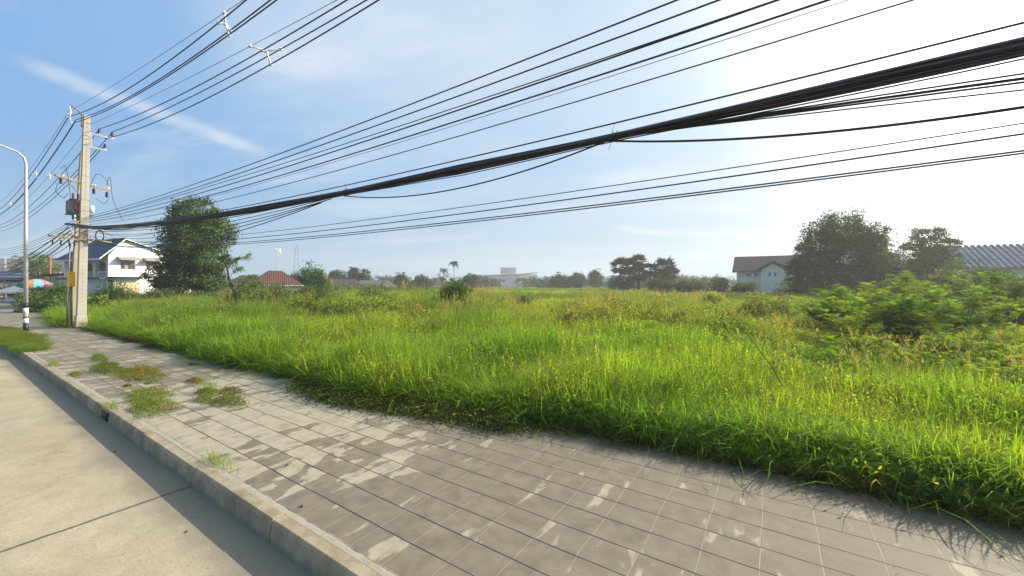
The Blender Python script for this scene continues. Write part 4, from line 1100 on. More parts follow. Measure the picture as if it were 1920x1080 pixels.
# loose jumper leads on the poles
for i, (pts, lab) in enumerate((
    ([(-32.2, 4.1, 7.8), (-32.0, 4.0, 7.3), (-31.9, 4.25, 7.0), (-31.9, 4.4, 7.25)], 'black jumper lead looping from the left fuse to the transformer'),
    ([(-32.2, 4.2, 8.6), (-32.1, 4.35, 8.75), (-32.0, 4.45, 8.0), (-31.9, 4.55, 6.6), (-31.7, 4.7, 5.4)], 'long black lead dropping from the left crossarm past the transformer'),
    ([(-32.0, 5.3, 8.0), (-31.9, 5.5, 8.55), (-31.9, 5.8, 8.45), (-31.9, 6.0, 8.0)], 'black jumper arching over the right crossarm'),
    ([(-31.9, 5.9, 8.0), (-31.9, 6.0, 8.5), (-31.9, 6.08, 8.3), (-31.8, 6.15, 7.2), (-31.6, 6.5, 6.1)], 'black lead hanging down and outward from the right end of the crossarm'),
    ([(-31.9, 5.45, 7.2), (-31.9, 5.8, 6.95), (-31.9, 5.95, 7.2)], 'short black jumper under the right fuses'))):
    P_ = [Vector(p) for p in pts]; out = []
    for a in range(len(P_)-1):
        p0, p1, p2, p3 = P_[max(a-1, 0)], P_[a], P_[a+1], P_[min(a+2, len(P_)-1)]
        for j in range(6):
            q = j/6; out.append(.5*((2*p1)+(p2-p0)*q+(2*p0-5*p1+4*p2-p3)*q*q+(3*p1-p0-3*p2+p3)*q**3))
    out.append(P_[-1])
    tag(MB().tube(out, .013, 5).build('jumper_lead', M['cable']), lab, 'cable', 'jumper leads on the twin poles')

# ------------------------------------------------------------------ overhead lines (parabolas z = a X^2 + b X + c, in vertical planes along the road)
def line(name, Y, co, x0, x1, rad, label, group, mat='cable', n=60, y1=None, cat='cable'):
    pts = []
    for i in range(n+1):
        q = (i/n); X = x0+(x1-x0)*q
        pts.append((X, Y+((y1-Y)*q if y1 is not None else 0), co[0]*X*X+co[1]*X+co[2]))
    return tag(MB().tube(pts, rad, 6, cap=True).build(name, M[mat]), label, cat, group)

G1 = 'high-voltage line in front of the poles'; G2 = 'high-voltage line on the brown insulators'; G3 = 'low-voltage wires'; G4 = 'telephone and data cables'; G5 = 'lowest cables'
XE = 21.0
line('messenger_wire', 4.48, (.00079, -.07632, 8.50), -31.3, XE, .007, 'thin steel wire above the upper left line, reaching the tip of the top arm', G1, 'messenger')
line('power_line', 4.35, (.00401, .0675, 9.44), -31.3, XE, .017, 'uppermost thick conductor of the upper left line', G1)
line('power_line', 4.61, (.00357, .04881, 9.21), -31.3, XE, .017, 'middle thick conductor of the upper left line', G1)
line('power_line', 4.58, (.00320, .0340, 8.95), -31.3, XE, .017, 'lowest thick conductor of the upper left line', G1)
line('messenger_wire', 5.19, (.00089, -.07088, 8.07), -31.3, XE, .007, 'thin steel wire above the three conductors on the brown insulators', G2, 'messenger')
line('power_line', 5.50, (.00236, .00451, 8.81), -31.3, XE, .017, 'conductor tied to the inner of the two upper brown insulators', G2)
line('power_line', 6.02, (.00177, -.00588, 9.07), -31.3, XE, .017, 'conductor tied to the outer upper brown insulator', G2)
line('power_line', 5.73, (.0030, .0420, 8.88), -31.3, XE, .017, 'conductor tied to the single lower brown insulator', G2)
for co, r_, lab in (((.00099, .02205, 5.770), .011, 'topmost of the low-voltage wires crossing the middle of the sky'), ((.00093, .01734, 5.577), .011, 'second wire from the top crossing the middle of the sky'),
                    ((.00079, .00642, 5.349), .008, 'thinner wire running close along the third of the low-voltage wires'), ((.00115, .02013, 5.345), .012, 'third thick wire from the top crossing the middle of the sky'),
                    ((.00126, .02061, 5.166), .012, 'fourth thick wire from the top crossing the middle of the sky'), ((.00125, .01997, 5.102), .004, 'hair-thin wire just below the fourth thick wire'),
                    ((.00144, .0226, 4.906), .008, 'fifth wire, alone in the gap above the thick cable bundle')):
    line('overhead_wire', 5.07, co, -31.3, XE, r_, lab, G3)
line('messenger_wire', 5.07, (.00145, .01202, 4.455), -31.3, XE, .010, 'steel wire running just above the thick black cable bundle', G4)
for co, r_, lab in (((.00136, .00822, 3.6295), .006, 'thinnest and topmost of the lowest cables'), ((.00149, .01206, 3.5345), .0085, 'second of the lowest cables, alone below the thinnest one'),
                    ((.00143, .00874, 3.401), .0085, 'upper cable of the closely paired lowest cables'), ((.00152, .01157, 3.375), .008, 'bottom cable of the whole line, paired with the one above it')):
    line('overhead_cable', 5.07, co, -31.3, XE, r_, lab, G5)

# the thick bundle: strands lashed together
bun = empty('cable_bundle', (0, 5.07, 4.2), 0, 'thick black bundle of many telephone cables sweeping across the whole sky', 'cable bundle', G4)
rr = random.Random(2); mb = MB(); N_ = 90
cen = lambda X: .00139*X*X+.00753*X+4.268
for s_ in range(30):
    ph = rr.uniform(0, 6.28); oy = rr.uniform(-.09, .09); oz = rr.uniform(-.072, .066); r_ = rr.choice([.008, .010, .012, .015])
    f1 = rr.uniform(.12, .3); pts = []
    for i in range(N_+1):
        X = -31.1+(XE+31.1)*i/N_
        sp = .55+.45*min(1, abs(X+7.7)/3.5)*1 if X < -4.7 else .55+.55*min(1, abs(X+1.8)/3.0)
        fan = max(0, (-16.0-X)/15.0)
        pts.append((X, (oy+.02*sin(f1*X+ph))*(sp+fan*5.5), cen(X)-4.2+(oz+.014*sin(f1*1.4*X+ph*2))*(sp*(1-.68*fan))-.10*fan*sin(ph)*4*fan*(1-fan)))
    mb.tube(pts, r_, 5)
m, t = mat_new('bundle_sheath')
q = t.xyz(t.new('ShaderNodeTexCoord').outputs['Object'])
nz = t.noise(t.comb(t.m('MULTIPLY', q[0], .6), t.m('MULTIPLY', q[1], 55), t.m('MULTIPLY', q[2], 55)), 1.0, 2, .5)
finish(m, t, principled(t, t.mix(t.ramp(nz, .35, .7), (.018, .016, .020, 1), (.10, .085, .095, 1)), .5, 0, None, .35))
mb.build('strands', m, bun)
for X in (-7.7, -1.8):
    mb = MB(); mb.tube([(X, .03, cen(X)-4.2+.075*sin(a)) if False else (X+.01*a, .075*cos(a), cen(X)-4.2+.07*sin(a)) for a in [i*.5 for i in range(20)]], .005, 4)
    mb.tube([(X, 0, cen(X)-4.13), (X+.05, -.02, cen(X)-4.02)], .003, 4); mb.tube([(X, 0, cen(X)-4.26), (X-.04, -.02, cen(X)-4.36)], .003, 4)
    mb.build('tie', M['cable'], bun)
# cables leaving the bundle at its ties and sagging below it
line('sagging_cable', 5.07, (.0328, .3148, 4.70), -7.75, -1.8, .011, 'slack cable looping below the bundle between its two ties', G4, n=30)
line('sagging_cable', 5.07, (.0310, -.1200, 3.895), -1.85, 6.3, .0135, 'braided cable drooping from the right tie towards the right edge', G4, n=40)
line('sagging_cable', 5.05, (-.003, -.056, 4.155), -1.9, 6.0, .008, 'upper thin cable fanning out under the right half of the bundle', G4, n=20)
line('sagging_cable', 5.09, (-.003, -.068, 4.150), -1.9, 6.0, .013, 'thickest cable fanning out under the right half of the bundle', G4, n=20)
line('sagging_cable', 5.12, (-.003, -.074, 4.140), -1.9, 6.0, .009, 'cable running against the thickest one under the right half of the bundle', G4, n=20)
line('sagging_cable', 5.07, (-.002, -.100, 4.10), -1.5, 6.0, .007, 'lowest thin cable fanning out under the right half of the bundle', G4, n=20)
def sag(Y, xa, za, xb, zb, drop, r_, lab, grp, y1=None, name='sagging_cable', n=36, mat='cable'):
    pts = [(xa+(xb-xa)*i/n, Y+((y1-Y)*i/n if y1 is not None else 0), za+(zb-za)*i/n-drop*4*(i/n)*(1-i/n)) for i in range(n+1)]
    return tag(MB().tube(pts, r_, 5).build(name, M[mat]), lab, 'cable', grp)
for i, (z0_, z1_, dp, r_, lab) in enumerate(((5.25, 4.25, .30, .011, 'first cable below the bundle on its left half, hugging it'), (5.20, 4.24, .42, .009, 'second slack cable below the left half of the bundle'),
        (5.05, 4.22, .50, .010, 'third slack cable below the left half of the bundle'), (4.95, 4.22, .62, .011, 'fourth slack cable below the left half of the bundle'),
        (4.85, 4.20, .74, .012, 'lowest slack cable below the left half of the bundle'))):
    sag(5.0+.03*i, -31.2, z0_, -7.7-.25*i, z1_, dp, r_, lab, G4)
sag(5.0, -31.2, 5.30, -16.0, 4.62, .10, .010, 'short cable running into the underside of the bundle left of the big tree', G4)
sag(5.5, -31.2, 5.20, -14.0, 4.60, .45, .010, 'slack cable bellying below the bundle in front of the big tree', G4, y1=5.1)
sag(5.3, -31.2, 4.9, -15.0, 4.56, .75, .010, 'deepest slack cable in front of the big tree', G4, y1=5.1)
# service drops to the white house
sag(5.3, -31.2, 5.0, -74.5, 6.2, .5, .010, 'service cable from the twin poles to the eave of the white house', 'service drops', y1=13.6, name='service_cable')
sag(5.6, -31.0, 5.3, -70.0, 6.6, .9, .009, 'service cable from the twin poles to the gable of the white house', 'service drops', y1=20.0, name='service_cable')
# coil of spare cable hung beside the pole
rr = random.Random(6); mb = MB()
pts = [( -30.9+.05*sin(a*.7), 5.45+.16*cos(a)+.02*sin(a*1.3), 5.0+.30*sin(a)+.03*sin(a*.37)) for a in [i*.45 for i in range(90)]]
tag(mb.tube(pts, .012, 5).build('cable_coil', M['cable']), 'tangled coil of black cable hanging under the dark crossarm', 'cable coil')

# the same lines continuing away from the twin poles
def away(Y, z0_, z1_, drop, r_, lab, grp, y1=None, mat='cable', x1=-86.0):
    sag(Y, -31.3, z0_, x1, z1_, drop, r_, lab, grp, y1=y1, name='overhead_wire', mat=mat)
GA = 'lines running on past the twin poles'
away(4.48, 11.85, 12.0, 1.3, .010, 'thin steel wire beyond the twin poles, topmost on the far left', GA, 4.5, 'messenger')
for i, (y_, z_) in enumerate(((4.35, 11.25), (4.61, 11.15), (4.55, 10.95))): away(y_, z_, 11.3-.2*i, 1.6, .020, ('left', 'upper right', 'lower right')[i]+' conductor of the top line beyond the twin poles', GA, y_-.1)
away(5.19, 11.2, 10.6, 1.4, .009, 'thin steel wire passing behind the tall pole towards the far left', GA, 4.7, 'messenger')
for i, (y_, z_) in enumerate(((5.50, 10.95), (6.02, 10.95), (5.73, 10.18))): away(y_, z_, 9.9-.3*i, 1.4, .020, 'conductor beyond the twin poles coming from the '+('inner upper', 'outer upper', 'lower')[i]+' brown insulator', GA, 4.9+.1*i)
for i, z_ in enumerate((6.0, 5.85, 5.7, 5.5)): away(4.75, z_, 7.3-.22*i, .9, .014, ('first', 'second', 'third', 'fourth')[i]+' from the top of the low-voltage wires beyond the twin poles', GA)
for i, (z_, z1_, dp, r_) in enumerate(((5.35, 5.3, 1.1, .03), (5.2, 5.0, 1.25, .028), (5.1, 4.9, 1.5, .018), (4.95, 4.8, 1.6, .022), (4.7, 4.7, 1.35, .016), (5.2, 5.2, 1.7, .016))):
    away(4.35+.07*i, z_, z1_, dp, r_, ('topmost', 'second', 'third', 'fourth', 'fifth', 'lowest')[i]+' of the heavy dark cables dipping from the crossarms to the far left', GA, 4.4)

# cable spacers
def spacer(X, Y, wires, label, sc=1.0):
    """wires: offsets (dy, dz) of the clamped wires"""
    root = empty('cable_spacer', (X, Y, wires[0][2]), 0, label, 'spacer', 'white star-shaped cable spacers')
    z0_ = wires[0][2]; pts = [(dy, z-z0_) for _, dy, z in wires]
    cy = sum(p[0] for p in pts)/len(pts); cz = sum(p[1] for p in pts)/len(pts)+.02
    mb = MB()
    for dy, dz in pts: mb.tube([(0, cy, cz), (.01, (cy+dy)/2, (cz+dz)/2+.01), (0, dy, dz)], [.028*sc, .020*sc, .024*sc], 7)
    mb.tube([(0, cy-.05, cz), (0, cy+.05, cz)], .035*sc, 8)
    mb.build('body', M['white_por'], root)
    for dy, dz in pts: MB().tube([(-.05, dy, dz), (.05, dy, dz)], .036*sc, 8).build('clamp', M['steel'], root)
def zq(co, X): return co[0]*X*X+co[1]*X+co[2]
c1_ = [((.00079, -.07632, 8.50), 4.48), ((.00401, .0675, 9.44), 4.35), ((.00357, .04881, 9.21), 4.61), ((.00320, .0340, 8.95), 4.58)]
c2_ = [((.00089, -.07088, 8.07), 5.19), ((.00236, .00451, 8.81), 5.50), ((.00177, -.00588, 9.07), 6.02), ((.0030, .0420, 8.88), 5.73)]
def spacer_at(X, cc, label, top): 
    Yb = cc[0][1]
    spacer(X, Yb, [(0, c[1]-Yb, zq(c[0], X)) for c in cc], label)
spacer_at(-12.2, c1_, 'white star-shaped spacer clamping the upper left line near the top of the picture', 9.6)
spacer_at(-12.4, c2_, 'white star-shaped spacer on the line from the brown insulators, right of the first spacer', 9.4)
for X, y_, z_, lab in ((-43.0, 4.45, 10.25, 'white spacer on the top line just right of the striped lamp post'), (-57, 4.42, 9.75, 'white spacer on the top line left of the striped lamp post'), (-36.5, 4.3, 9.1, 'white spacer above the left crossarm of the shorter pole')):
    spacer(X, y_, [(0, 0, z_), (0, -.15, z_-.2), (0, .15, z_-.25), (0, .05, z_-.42)], lab)

# ------------------------------------------------------------------ street lamp
LX, LY = -30.7, 2.86
lp = empty('street_lamp', (LX, LY, 0), 0, 'slender galvanised street lamp post with black and white bands at its foot', 'street lamp')
mb = MB(); mb.tube([(0, 0, 1.42), (0, 0, 5.0), (0, 0, 8.25), (0, -.06, 8.55), (0, -.26, 8.78), (0, -.7, 8.93), (0, -1.9, 9.30), (0, -2.6, 9.5)], [.085, .068, .050, .047, .044, .040, .036, .034], 14)
mb.build('post', plain('lamp_zinc', (.50, .51, .52), .6, .35, var=.08), lp)
zb = [0, .42, .66, .88, 1.17, 1.42]
for i in range(5):
    m_ = (M['black_paint'], M['white_paint'], M['tin'], M['white_paint'], M['black_paint'])[i]
    MB().tube([(0, 0, zb[i]), (0, 0, zb[i+1])], .094-.002*i, 16).build('painted_band', m_, lp)
MB().tube([(0, 0, .66), (0, 0, .69)], .098, 14).build('strap', M['black_paint'], lp)
MB().box(-.2, .2, -.2, .2, 0, .025).build('base_plate', M['rusty'], lp)
MB().box(-.11, .11, -.10, .10, -.02, .09).build('cover', M['black_paint'], lp)
hd = MB().box(-.13, .13, -3.2, -2.5, 9.47, 9.58).build('lamp_head', M['tank'], lp, bevel=.03)
MB().box(-.10, .10, -3.1, -2.7, 9.455, 9.469).build('lens', M['white_por'], hd)

# ------------------------------------------------------------------ weeds growing on the paving
def pave_weed(X, Y, rx_, ry_, kind, seed, label, rz=0.0, hh=.10):
    g = np.random.default_rng(seed); L = Leaves()
    root = empty('weed_patch', (X, Y, .004), rz, label, 'weed patch', 'weeds growing in the paving joints')
    n = int(9500*rx_*ry_)+260
    a = g.uniform(0, 2*pi, n); q = np.sqrt(g.uniform(0, 1, n))*(1+.22*np.sin(3*a+seed)+.18*np.sin(7*a+seed*2)+.12*np.sin(13*a))*np.exp(g.normal(0, .13, n))
    px, py = np.cos(a)*q*rx_, np.sin(a)*q*ry_
    edge = np.clip(1-q, .12, 1)
    if kind in ('red', 'green', 'mixed'):
        z = g.uniform(0, 1, n)*hh*np.sqrt(edge)*(.7+.6*vn(px, py, 6, seed))
        d = rdir(g, n, .5)
        cg, cr = np.array((.085, .130, .020)), np.array((.150, .085, .032))
        sel = vn(px, py, 4.5, seed) + g.uniform(-.38, .38, n)
        thr = {'red': .68, 'green': 1.1, 'mixed': .88}[kind]
        C = np.stack([px, py, z], 1); sd_ = unit(np.cross(d, rdir(g, n)))
        for msk, cc in ((sel < thr, cg), (sel >= thr, cr)):
            k = int(msk.sum()); L.leaves(g, C[msk], d[msk], sd_[msk], g.uniform(.018, .045, k), g.uniform(.008, .016, k), cc, .3)
        L.blades(g, max(8, n//25), (rx_*.7, ry_*.7), (hh*.6, hh*1.5), (.003, .006), (.2, .9), (.12, .15, .04), seg=3)
    else:
        nb = int(900*rx_*ry_)+60
        L.blades(g, nb, (rx_*.45, ry_*.45), (hh*.7, hh*1.6), (.004, .008), (.3, 1.2), (.11, .19, .03), gauss=True)
        L.blades(g, nb//3, (rx_*.45, ry_*.45), (hh*.5, hh*1.2), (.003, .006), (.6, 1.6), (.17, .13, .06), gauss=True)
    link('foliage', L.mesh('foliage'), M['grass'], root)
    if kind in ('red', 'mixed', 'green') and rx_ > .4:
        k = int(500*rx_*ry_); a = g.uniform(0, 6.28, k); q = np.sqrt(g.uniform(0, .9, k)); L2 = Leaves()
        d = rdir(g, k); d[:, 2] *= .15; d = unit(d)
        L2.leaves(g, np.stack([np.cos(a)*q*rx_*1.04, np.sin(a)*q*ry_*1.04, g.uniform(.003, .02, k)], 1), d, unit(np.cross(d, np.array([0, 0, 1.0]))), g.uniform(.03, .07, k), g.uniform(.01, .02, k), (.075, .055, .04), .3)
        link('dead_litter', L2.mesh('dead_litter'), M['grass'], root)['kind'] = 'stuff'
    return root
PW = [(-17.6, 3.10, .85, .16, 'red', 'thin reddish weed strip, farthest on the tiles'), (-15.3, 2.85, 1.15, .30, 'green', 'long green weed strip on the tiles left of the reddish mat'),
      (-13.6, 3.15, 1.30, .42, 'red', 'broad reddish weed mat in the middle of the pavement'), (-11.55, 3.65, .36, .13, 'red', 'small red-brown weed spot right of the broad mat'),
      (-10.75, 2.60, .85, .34, 'green', 'largest green weed patch near the drain inlet, upper half'), (-9.75, 2.40, .80, .32, 'mixed', 'yellow-green weed patch spilling over the kerb at the drain inlet'),
      (-10.05, 3.40, .42, .22, 'green', 'upright bright green tuft among the weeds between the two mats'), (-9.75, 3.72, .40, .18, 'red', 'reddish tip of weed right of the upright tuft'),
      (-9.5, 3.15, .33, .15, 'mixed', 'small brownish weed clump left of the nearest mat'), (-8.95, 3.36, .55, .26, 'mixed', 'nearest compact green and red weed mat on the pale tiles'),
      (-14.9, 2.20, .3, .10, 'red', 'low reddish sprigs near the kerb in front of the big mat')]
for i, (X, Y, a, b, kd, lab) in enumerate(PW): pave_weed(X, Y, a, b, kd, 300+i, lab, radians(-6), .11 if a < .5 else .14)
pave_weed(-10.15, 3.42, .22, .16, 'grass', 331, 'tall feathery green sprig standing above the paving weeds', 0, .34)
pave_weed(-17.2, 2.10, .55, .12, 'grass', 332, 'bright green grass tuft lying over the kerb', 0, .17)
pave_weed(-5.98, 2.13, .42, .10, 'grass', 333, 'small grass tuft growing behind the kerb at the front of the pavement', 0, .13)
pave_weed(-10.35, 1.98, .28, .09, 'grass', 334, 'dry grass hanging over the drain inlet', 0, .12)
for i, (X, Y, a) in enumerate(((-12.3, 2.62, .12), (-12.9, 2.96, .10), (-12.2, 2.95, .10), (-14.0, 4.35, .18))):
    pave_weed(X, Y, a, a*.6, 'green', 340+i, ('tiny dark weed in a joint of the pale tiles, nearest the kerb', 'tiny weed in a joint beyond the nearest tiny one', 'tiny weed in a joint of the pale tiles beside the large green patch', 'small flat green weed near the tall grass')[i], 0, .04)

# grass growing round the lamp post and over the kerb there
g = np.random.default_rng(55)
n = 430; X = g.uniform(-33.5, -21.5, n); w_ = np.interp(X, [-33.5, -31, -27, -23, -21.5], [.3, .5, .75, .40, .10])*g.uniform(.5, 1.1, n); Y = 2.15+g.uniform(-.35, 1, n)*w_
P = np.stack([X, Y, np.full(n, -.02), g.normal(0, .1, n), g.normal(0, .1, n), g.uniform(0, 6.28, n), np.full(n, .55), np.full(n, .55), g.uniform(.09, .21, n), g.integers(0, 2, n)], 1)
X2 = g.uniform(-75, -34, 420); Y2 = g.uniform(1.8, 3.0, 420)*1.0; Y2 = np.where(vn(X2, Y2, .25, 3) > .45, Y2, 1.8+(Y2-1.8)*.2)
P2 = np.stack([X2, Y2, np.full(420, -.02), g.normal(0, .1, 420), g.normal(0, .1, 420), g.uniform(0, 6.28, 420), np.full(420, .55), np.full(420, .55), g.uniform(.12, .26, 420), g.integers(0, 2, 420)], 1)
scatter('pavement_grass', [weed_patch_mesh(150+i, (.12, .15, .03), 7, (.6, 1.0), (.03, .06), 0, grass=90, stemw=.008) for i in range(2)], np.concatenate([P, P2]), 'short yellow-green grass overgrowing the pavement round the lamp post', 'grass')

# yellow flowers in the dark weeds
g = random.Random(12)
for i in range(5):
    X = (-5.35, -4.95, -4.55, -4.3, -5.8)[i]; Y = (4.95, 5.02, 5.06, 5.15, 5.0)[i]
    root = empty('yellow_flower', (X, Y, 0), g.uniform(0, 6), ('leftmost yellow flower but one in the dark weeds at the grass foot', 'yellow flower in the middle of the dark weeds', 'brightest yellow flower at the grass foot', 'yellow flower at the right end of the dark weeds', 'leftmost yellow flower in the dark weeds')[i], 'flower', 'yellow flowers in the dark weeds')
    MB().tube([(0, 0, 0), (.01, 0, .10)], .0025, 4).build('stem', M['bark'], root)
    mb = MB()
    for k in range(6):
        a = k*pi/3; mb.add([(.01, 0, .10), (.01+.022*cos(a-.4), .022*sin(a-.4), .108), (.01+.034*cos(a), .034*sin(a), .104), (.01+.022*cos(a+.4), .022*sin(a+.4), .108)], [(0, 1, 2, 3)])
    mb.build('petals', M['yellow'], root)
g = random.Random(3)
for i, (X, Y, lab) in enumerate(((-5.0, 1.50, 'small dark stone in the gutter sand, nearest the front'), (-8.3, 1.62, 'dark scrap in the gutter below the drain inlet'), (-5.2, 2.6, 'tiny pebble on the front tiles'), (-4.1, 2.2, 'dry leaf lying on the kerb top'))):
    vs = [(.02*g.uniform(.7, 1.4)*cos(a), .02*g.uniform(.7, 1.4)*sin(a), 0) for a in [j*pi/3 for j in range(6)]]+[(0.004, 0, .018)]
    o = MB().add(vs, [(j, (j+1) % 6, 6) for j in range(6)]).build('pebble', M['dark_bark']); o.location = (X, Y, (-.21 if Y < 1.9 else .002) + (.007 if i == 3 else 0)); tag(o, lab, 'stone')

# ------------------------------------------------------------------ white house
X, Y = spot(-53.9, 52.7)
hs = empty('white_house', (X, Y, GZ), radians(100.1), 'two-storey white house with a dark blue roof and arched balcony, behind the twin poles', 'house')
Hh = .3
mb = MB(); mb.prism([(0, 0, 0), (9.6, 0, 0), (9.6, 0, 6.1), (1.65, 0, 8.7+.1), (0, 0, 6.55)], (0, .25, 0))
mb.box(9.35, 9.6, .25, 12.6, 0, 6.0); mb.box(0, 9.6, 12.6, 12.8, 0, 6.3); mb.box(0, .25, .25, 12.6, 0, 3.45)
mb.build('wall', M['white_wall'], hs)
mb = MB(); mb.box(1.9, 2.1, .25, 12.6, 3.6, 6.4); mb.build('balcony_wall', M['cream_wall'], hs)
bays = [(.45, 3.5), (4.3, 7.4), (8.3, 11.5)]
mb = MB(); prev = 0.0
for a, b in bays+[(12.6, 12.6)]:
    mb.box(0, .26, prev+(.251 if prev == 0 else 0), a, 3.45, 5.55); prev = b
mb.box(0, .26, .251, 12.6, 5.9, 6.55)
for a, b in bays:
    n_ = 10
    for i in range(n_):
        y0, y1 = a+(b-a)*i/n_, a+(b-a)*(i+1)/n_
        f = lambda q: 5.10+.75*math.sqrt(max(0, 1-((q-(a+b)/2)/((b-a)/2))**2))
        mb.prism([(0, y0, f(y0)), (0, y1, f(y1)), (0, y1, 5.9), (0, y0, 5.9)], (.26, 0, 0))
lastb = None
for (a, b), (a2, b2) in zip([(0, .251)]+bays, bays+[(12.6, 12.6)]): mb.box(.002, .258, b, a2, 5.55, 5.9)
mb.build('balcony_arcade', M['cream_wall'], hs)
mb = MB(); mb.box(-.9, 2.0, -.05, 12.7, 3.38, 3.58); mb.build('balcony_floor', M['white_wall'], hs)
mb = MB(); mb.box(-.93, -.90, -.08, 12.7, 3.36, 3.60); mb.box(-.93, .3, -.08, -.05, 3.36, 3.60); mb.build('balcony_trim', M['roof_blue'], hs)
for a, b in bays:
    mb = MB()
    for i in range(14): mb.box(.10, .13, a+(b-a)*i/13-.012, a+(b-a)*i/13+.012, 3.58, 4.35)
    mb.box(.08, .15, a, b, 4.35, 4.42); mb.build('railing', M['white_paint'], hs)
    d_ = MB().box(1.86, 1.898, a+.2, a+1.5, 3.6, 5.7).build('balcony_door', M['glass'], hs)
    MB().box(1.85, 1.896, a+1.55, b-.1, 3.6, 5.7).build('door_leaf', M['tin'], d_)
rf = MB()
rf.prism([(-1.0, -.35, 6.0), (1.65, -.35, 8.72+.12), (1.65, 8.8, 8.84), (-1.0, 13.6, 6.0)], (.06, 0, .12))
rf.prism([(1.70, -.35, 8.84), (10.2, -.35, 5.95), (10.2, 13.6, 5.95), (1.70, 8.8, 8.84)], (.0, 0, .12))
rf.prism([(-1.0, 13.6, 6.0), (1.66, 8.8, 8.84), (10.2, 13.6, 5.95)], (0, 0, .10))
rf.build('roof', M['roof_blue'], hs)
mb = MB(); mb.beam((-1.02, -.40, 6.02), (1.67, -.40, 8.90), .05, .12); mb.beam((1.67, -.40, 8.88), (10.2, -.40, 6.0), .05, .10); mb.box(-1.06, -1.0, -.35, 13.6, 5.92, 6.10); mb.build('bargeboard', M['white_paint'], hs)
mb = MB(); mb.tube([(1.66, -.3, 8.97), (1.66, 8.8, 8.97)], .12, 8); mb.build('ridge_tile', M['roof_blue'], hs)
for a, b in ((1.25, 2.85), (4.05, 5.75), (7.0, 8.4)):
    w_ = MB().box(a, b, -.03, .04, 4.75, 6.0).build('window', M['frame'], hs)
    for k in range(4):
        x0 = a+.05+(b-a-.1)*k/4; x1 = a+.05+(b-a-.1)*(k+1)/4-.05
        MB().box(x0, x1, -.045, -.031, 4.82, 5.42).build('pane', M['glass'] if k != 1 else M['curtain'], w_)
        MB().box(x0, x1, -.045, -.031, 5.47, 5.94).build('pane', M['glass'], w_)
    mb = MB(); mb.prism([(a-.35, 0, 6.45), (a-.35, -.95, 5.98), (a-.35, -.95, 6.02), (a-.35, 0, 6.50)], (b-a+.7, 0, 0))
    mb.prism([(a-.35, -.002, 6.45), (a-.35, -.95, 5.98), (a-.35, -.002, 5.9)], (-.02, 0, 0)); mb.build('window_hood', M['tin'], hs)
mb = MB(); mb.box(.05, 3.7, -.95, -.0, 3.62, 3.70); mb.build('canopy', M['dark'], hs)
MB().box(.75, 3.35, -.04, .0, 0, 2.95).build('shutter', M['shutter'], hs)
MB().box(-.02, .45, -.03, .0, 0, 3.3).build('door', M['dark'], hs)
MB().box(.5, .72, -.06, .0, 0, 3.5).build('post', M['white_paint'], hs)


def hip_house(name, side, ahead, wdt, dep, eave, ridge, rl, roofm, wallm, label, cat='house', rz=0.0, over=.6, group=None, win=()):
    X, Y = spot(side, ahead); root = empty(name, (X, Y, GZ), ACROSS+rz-atan2(side, ahead), label, cat, group)
    mb = MB(); mb.box(-wdt/2, wdt/2, -dep/2, dep/2, 0, eave); mb.build('wall', M[wallm], root)
    w2, d2 = wdt/2+over, dep/2+over; r2 = rl/2; mb = MB(); e = eave-.05
    A, B, C_, D = (-w2, -d2, e), (w2, -d2, e), (w2, d2, e), (-w2, d2, e); E_, F_ = (-r2, 0, ridge), (r2, 0, ridge)
    mb.add([A, B, C_, D, E_, F_], [(0, 1, 5, 4), (1, 2, 5), (2, 3, 4, 5), (3, 0, 4), (3, 2, 1, 0)])
    mb.build('roof', M[roofm], root)
    MB().box(-w2, w2, -d2-.04, -d2, e-.15, e+.02).build('fascia', M['white_paint'], root)
    for (x0, x1, z0_, z1_) in win:
        f = MB().box(x0, x1, -dep/2-.05, -dep/2, z0_, z1_).build('window', M['frame'], root)
        MB().box(x0+.06, x1-.06, -dep/2-.06, -dep/2-.051, z0_+.06, z1_-.06).build('pane', M['glass'], f)
    return root
hip_house('red_roof_house', -45.0, 75, 7.9, 8, 2.6, 5.3, 2.2, 'roof_red', 'cream_wall', 'house with a red clay hip roof showing above the shrubs right of the crooked tree')
hip_house('small_house', -52.0, 78, 6.5, 7, 2.9, 4.5, 2.5, 'roof_rust', 'cream_wall', 'lower dull-roofed house just left of the red clay roof')
hip_house('low_house', -49.0, 115, 10, 9, 2.1, 4.3, 6.5, 'roof_rust', 'cream_wall', 'low house with a dull brown roof right of the vivid green fruit tree')
hip_house('low_house', -46.0, 132, 13, 9, 2.1, 4.1, 9, 'roof_grey', 'cream_wall', 'low house with a long dark grey roof in front of the far trees')
hip_house('low_house', -26.5, 150, 8, 8, 2.1, 4.0, 5, 'roof_rust', 'cream_wall', 'low dark brown roof left of the lone domed bush', rz=.2)
hip_house('grey_roof_house', -98.0, 84, 13, 9, 4.4, 7.2, 7, 'roof_grey', 'cream_wall', 'cream house with a grey fibre roof between the lamp post and the white house', rz=-.25, win=((-3, -1.5, 2.6, 3.8), (0, 1.5, 2.6, 3.8)))
hip_house('long_roof_hall', -150, 118, 42, 14, 6.5, 10.4, 38, 'roof_grey', 'cream_wall', 'long hall with a dark grey roof on the far left horizon', 'hall', rz=-.1)

